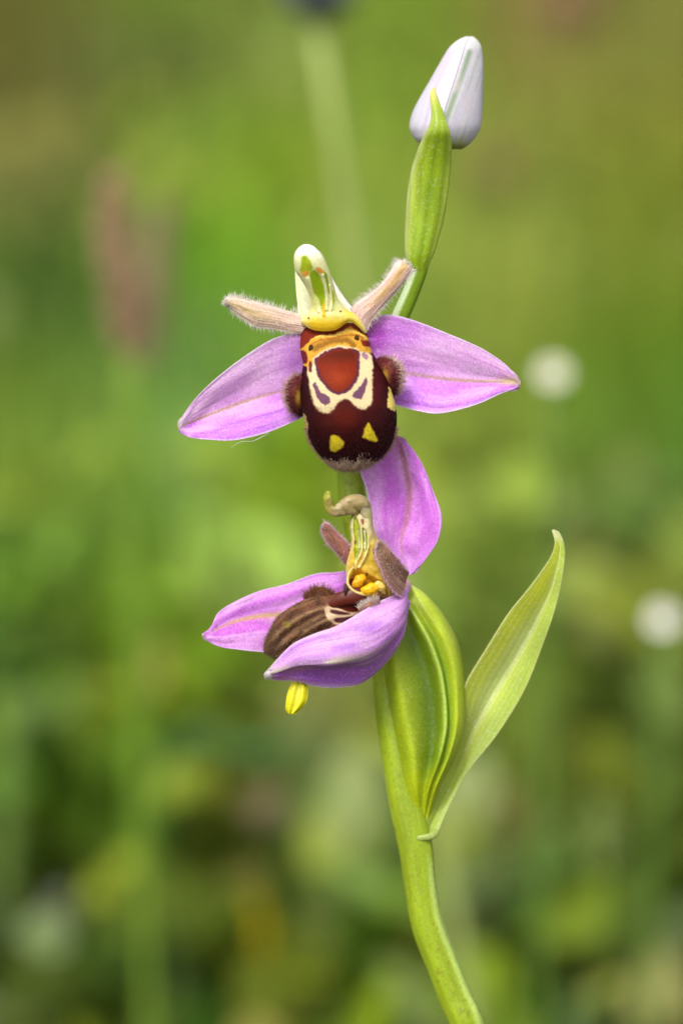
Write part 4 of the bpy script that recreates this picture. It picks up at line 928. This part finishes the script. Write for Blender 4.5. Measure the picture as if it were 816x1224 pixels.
# glossy red-brown shield under the stigma
g = Geo(); P = g.tube([(393, 725, 24, 3), (401, 720, 27, 6), (412, 715, 29, 8.5), (424, 712, 29, 10), (434, 712, 26, 9), (442, 714, 20, 6)], rgb(92, 30, 16), 50, 40, .55); 
g.tube([(413, 712, 32, 2.0), (413.5, 705, 33, 2.6), (412.5, 699, 33, 1.4), (412, 697, 33, .5)], rgb(56, 20, 22), 14, 12)
g.build('shield', M_wax, lower)
side_lobe(lower, [(400, 720, 2, 6), (392, 716, 0, 10), (382, 714, -4, 12), (373, 716, -6, 10), (368, 720, -8, 5)], 1, rgb(84, 50, 30), (382, 716, 1, 1), 1500, ((84, 46, 28), (150, 100, 70)), np.array([-.2, -.5, .1]), 6)
side_lobe(lower, [(428, 729, 30, 1.5), (436, 725, 31, 3), (445, 720.5, 31, 3), (453, 717, 28, 2)], .8, rgb(170, 120, 110), (440, 722, 1, 1), 900, ((226, 196, 190), (246, 236, 228)), np.array([-.1, -.4, .3]), 5.5)

# near sepal
rN = [[(487,701),(488,708),(488,716),(487,724),(486,733)], [(470,711),(481,729),(482,748),(481,757),(479,767)], [(447,721.5),(463,746),(464,768),(463,780),(461,793)], [(425,735),(441,760),(438,785),(437,799),(434,816)],
      [(400,749),(411,767),(408,791.5),(408,801),(405,822)], [(375,757.5),(384,772),(382,794),(382,802),(380,821)], [(350,769.5),(358,780),(355,796),(354,803),(353,814.5)], [(331,788),(336,794),(334,802),(333,807),(332,813.5)], [(315.5,805.5),(315.5,806.5),(315.5,808),(316,809.5),(316,811)]]
zs = [(-16,-14,-12,-14,-18), (16,20,18,10,0), (30,38,34,20,6), (38,48,46,28,10), (42,52,54,34,14), (40,48,54,36,16), (34,40,46,32,18), (26,30,34,26,18), (20,21,22,21,20)]
def postN(c, X, Y, U, V):
    up = 1 - sm(.42, .56, V)
    c = mix(c, rgb(216, 168, 222), up * .4)
    c = mix(c, rgb(204, 192, 176), np.exp(-((V - .47) / .07) ** 2) * sm(.3, .55, U) * .9); c = mix(c, rgb(178, 164, 130), np.exp(-((V - .42) / .03) ** 2) * sm(.3, .9, U) * .5)
    c = mix(c, rgb(134, 66, 172), np.exp(-((V - .6) / .045) ** 2) * .6 * (1 - sm(.8, .95, U)) * sm(.15, .35, U)); c = mix(c, rgb(196, 150, 214), sm(.8, .95, V) * .5)
    c = mix(c, rgb(160, 92, 196), np.exp(-(((X - 440) / 22) ** 2 + ((Y - 752) / 9) ** 2)) * .45)
    # branching veins across the broad upper half
    for k, (v0, v1) in enumerate(((.30, .12), (.38, .24), (.20, .06))):
        c = mix(c, rgb(146, 96, 150), np.exp(-((V - (v0 + (v1 - v0) * U + .02 * np.sin(U * 9 + k))) / .010) ** 2) * .35)
    c = mix(c, rgb(158, 84, 204), sm(.5, .8, noise(U * 6, V * 10, 33)) * .5 * sm(.1, .3, U) * (1 - sm(.75, .9, U)))
    return mix(c, rgb(216, 208, 196), sm(.86, .97, U) * .7)
sepal('sepal', [zrow(r, z) for r, z in zip(rN, zs)], lower, 15, mid=.5, rib=rgb(150, 132, 120), rib_w=.02, post=postN, top=rgb(220, 160, 228), low=rgb(184, 102, 218), tip=rgb(214, 206, 190), nu=180, nv=110, thick=5, amp=2.0)

# column of the lower flower, seen from its left side
def tcol(a, b, k0=.2, k1=.8):
    def f(P):
        U = np.linspace(0, 1, P.shape[0])[:, None] + 0 * P[..., 0]; return mix(np.zeros(P.shape) + a, np.zeros(P.shape) + b, sm(k0, k1, U)) * (.92 + .16 * noise(P[..., 0] * .2, P[..., 1] * .2, 3))[..., None]
    return f
g = Geo()
g.tube([(416, 603, 28, 7), (425, 600, 30, 9.5), (434, 604, 30, 9), (438, 616, 28, 7), (440, 632, 24, 6.5), (445, 648, 18, 8), (452, 664, 14, 11), (459, 680, 10, 13), (463, 695, 6, 14), (463, 708, 2, 11)], tcol(rgb(176, 162, 128), rgb(206, 180, 76), .25, .6), 90, 30, .8)
hoodP = tube_grid([(438, 611, 29, 7), (433, 604, 31, 10), (425, 601.5, 32, 12), (415, 604, 34, 11.5), (407, 608, 34, 8.5), (400, 610.5, 34, 6.4), (395, 607, 34, 6), (392.5, 599, 34, 5.6), (392.5, 592, 33, 5.2), (393.5, 588.5, 33, 3.6), (394, 587.3, 33, 1.2)], 90, 40, .7, 3, .1)
hoodP = hoodP + normals(hoodP, True) * ((noise(hoodP[..., 0] * .25, hoodP[..., 1] * .25, 3) - .5) * .9)[..., None]
hc_ = tcol(rgb(160, 140, 96), rgb(136, 138, 22), .5, .72)(hoodP); hc_ = mix(hc_, rgb(112, 96, 44), sm(.5, .8, noise(hoodP[..., 0] * .3, hoodP[..., 1] * .3, 8)) * .6); hc_ = mix(hc_, rgb(204, 190, 160), np.exp(-(((hoodP[..., 0] - 405) / 5) ** 2 + ((hoodP[..., 1] - 606) / 6) ** 2)) * .6)
g.loft(hoodP, hc_)
ck = [(610, 429, 443, 30), (620, 420, 443.5, 32), (632, 419, 445, 33), (645, 420, 449, 33), (655, 419, 454, 33), (665, 416, 460, 32), (675, 413.5, 467, 30), (685, 413.5, 470, 28), (695, 416, 471, 25), (704, 421, 470, 21), (711, 431, 468, 17), (717, 444, 464, 12)]
Q = cr(np.array(ck, float), 200); u = np.linspace(-1, 1, 110)[None]; ang = u * math.pi / 2 * .97; hw = (Q[:, 2:3] - Q[:, 1:2]) / 2
X = (Q[:, 2:3] + Q[:, 1:2]) / 2 + hw * np.sin(ang); Y = np.repeat(Q[:, 0:1], 110, 1); Z = Q[:, 3:4] - hw * .55 * (1 - np.cos(ang) ** .8)
z5 = lambda pts: [(370 + x / 6.277, 570 + y / 6.277) for x, y in pts]
CAV = [(330,700),(370,690),(420,720),(480,750),(545,790),(590,850),(590,900),(480,905),(380,880),(320,850),(290,810),(300,750)]
cv = sdist(X, Y, crc(z5(CAV), 5)); Z = Z - 9 * (1 - sm(-7, 1.5, cv))
S1 = [(335,290),(365,340),(385,420),(388,520),(370,590),(345,640),(332,560),(337,470),(326,380)]; S2 = [(395,380),(425,420),(435,490),(430,545),(405,560),(392,470)]
for pl in (S1, S2): Z = Z - 3.0 * (1 - sm(-2, .8, sdist(X, Y, crc(z5(pl), 5))))
def rg(line, w_, h_):
    d, t = pdist(X, Y, cr(np.array(z5(line)), 30)); return h_ * np.exp(-(d / w_) ** 2)
Z = Z + rg([(388,390),(392,470),(388,560),(350,640),(345,690)], 1.9, 3.2) + rg([(437,470),(435,540),(410,610),(372,680)], 2.0, 3.2) + rg([(440,330),(455,440),(500,560),(580,660),(640,760),(650,850)], 4.5, 2.5)
Z = Z + (noise(X * .16, Y * .16, 11) - .5) * 1.6
P = np.stack([X, Y, Z], -1)
col = np.zeros(P.shape) + rgb(208, 172, 62)
col = mix(col, rgb(190, 176, 128), 1 - sm(634, 664, Y)); col = mix(col, rgb(212, 196, 150), (1 - sm(-.85, -.5, u + 0 * X)) * .5)
col = mix(col, rgb(196, 176, 60), np.exp(-(((X - 446) / 8) ** 2 + ((Y - 662) / 14) ** 2)) * .7)
col = mix(col, rgb(206, 160, 120), sm(.55, .95, u + 0 * X) * sm(670, 690, Y) * .8)
col = paint(col, X, Y, z5(CAV), rgb(220, 168, 44), 1.6); col = paint(col, X, Y, z5([(300,770),(325,765),(335,800),(325,840),(296,815)]), rgb(132, 58, 56), .8)
col = paint(col, X, Y, z5([(520,850),(570,850),(590,905),(510,915)]), rgb(98, 56, 26), 1.2)
col = paint(col, X, Y, z5(S1), rgb(158, 166, 34), .9); col = paint(col, X, Y, z5(S2), rgb(116, 148, 12), .8)
for ln in ([(388,400),(392,470),(388,560),(350,640),(345,690)], [(437,480),(435,540),(410,610),(372,680)]): col = stroke(col, X, Y, z5(ln), 1.3, rgb(218, 206, 158), 1.4, .85)
col = paint(col, X, Y, z5([(385,318),(402,318),(408,350),(396,362),(386,340)]), rgb(150, 84, 62), .6); col = paint(col, X, Y, z5([(424,720),(436,722),(434,738),(424,736)]), rgb(60, 40, 20), .5)
col = paint(col, X, Y, z5([(335,478),(350,482),(345,500),(334,498)]), rgb(150, 96, 50), .5); col *= (.93 + .14 * noise(X * .3, Y * .3, 2))[..., None]
g.shell(P, np.clip(col, 0, 1), 6)
g.tube([(422, 678, 28, .8), (418, 683, 30, 1.1), (415.5, 690, 31, 1.4), (416, 699, 32, 1.6), (423, 706.5, 33, 1.6), (432, 710, 33, 1.6), (440, 712, 31, 1.2)], rgb(216, 190, 118), 40, 12)
g.build('column', M_wax, lower)
for nm, pth, c in (('pollinium', [(424, 703, 22, 3), (426, 699, 25, 5.5), (430, 693, 26, 6.5), (436, 690, 24, 4)], rgb(222, 168, 22)), ('pollinium', [(430, 707, 26, 3), (435, 707, 30, 5.5), (441, 705, 32, 7), (448, 703, 31, 6.5), (452, 704, 28, 3.5)], rgb(236, 180, 8)),
                   ('pollinium_cap', [(448, 698, 33, 2), (452, 698, 34, 3.6), (456, 702, 33, 4), (454, 706, 31, 2)], rgb(226, 190, 96))):
    g = Geo(); Pp = tube_grid(pth, 40, 30, .9); Pc = Pp.mean(1, keepdims=True); Pp = Pc + (Pp - Pc) * (.86 + .34 * noise(Pp[..., 0] * .28, Pp[..., 1] * .28, 5))[..., None]
    g.loft(Pp, (np.zeros(Pp.shape) + c) * (.88 + .2 * noise(Pp[..., 0] * .3, Pp[..., 1] * .3, 2))[..., None]); g.build(nm, M_wax, lower)
# petals
rows = []
for (a, b), z in zip((((424,658),(412,676)), ((417,650),(407,668)), ((408,641),(399,658)), ((400,633),(391,649)), ((394,627),(386,640)), ((389,625),(384,634)), ((386.5,627),(385,631))), (14, 16, 18, 19, 19, 18, 17)):
    a, b = np.array(a), np.array(b); rows.append([(*a, z), (*(a*.75+b*.25), z+4), (*((a+b)/2), z+5), (*(a*.25+b*.75), z+2), (*b, z-3)])
petal(rows, lower, rgb(156, 100, 92), rgb(132, 86, 54), 3, rgb(228, 196, 206), 420, 4.6, rgb(196, 120, 176), .8)
rows = []
for (a, b), z in zip((((489,684),(480,715)), ((482,677),(469,706)), ((475,668),(461,694)), ((468,660),(456,682)), ((462,653),(452,673)), ((457,648),(449,664)), ((452.5,648),(448.5,656))), (8, 22, 32, 38, 40, 39, 37)):
    a, b = np.array(a), np.array(b); rows.append([(*a, z+4), (*(a*.75+b*.25), z+1), (*((a+b)/2), z-1), (*(a*.25+b*.75), z+3), (*b, z+6)])
petal(rows, lower, rgb(156, 112, 100), rgb(116, 92, 62), 5, rgb(234, 208, 206), 520, 4.6, rgb(198, 122, 178), .8)
# yellow tip of the lip hanging below the near sepal
yt = [((352,812),(364,815),8), ((347,819),(368,822),12), ((343.5,828),(368,830),14), ((341.5,838),(366,839),15), ((341,847),(360,847),14), ((343,853),(352,853.5),12)]
rows = []
for a, b, z in yt:
    a, b = np.array(a), np.array(b); rows.append([(*a, z-3), (*(a*.75+b*.25), z+2), (*((a+b)/2), z+.5), (*(a*.25+b*.75), z+3), (*b, z-2)])
P = sheet(rows, 50, 40); U, V = UV(50, 40); col = np.zeros(P.shape) + rgb(212, 204, 26); col = mix(col, rgb(70, 44, 20), (1 - sm(.02, .2, U + .15 * (1 - V)))); col = mix(col, rgb(224, 222, 110), np.exp(-((V - .5) / .08) ** 2) * .5)
g = Geo(); g.shell(P, col, 6, edge=.6); g.build('lip_tip', M_wax, lower)['label'] = 'yellow tongue hanging under the near sepal'
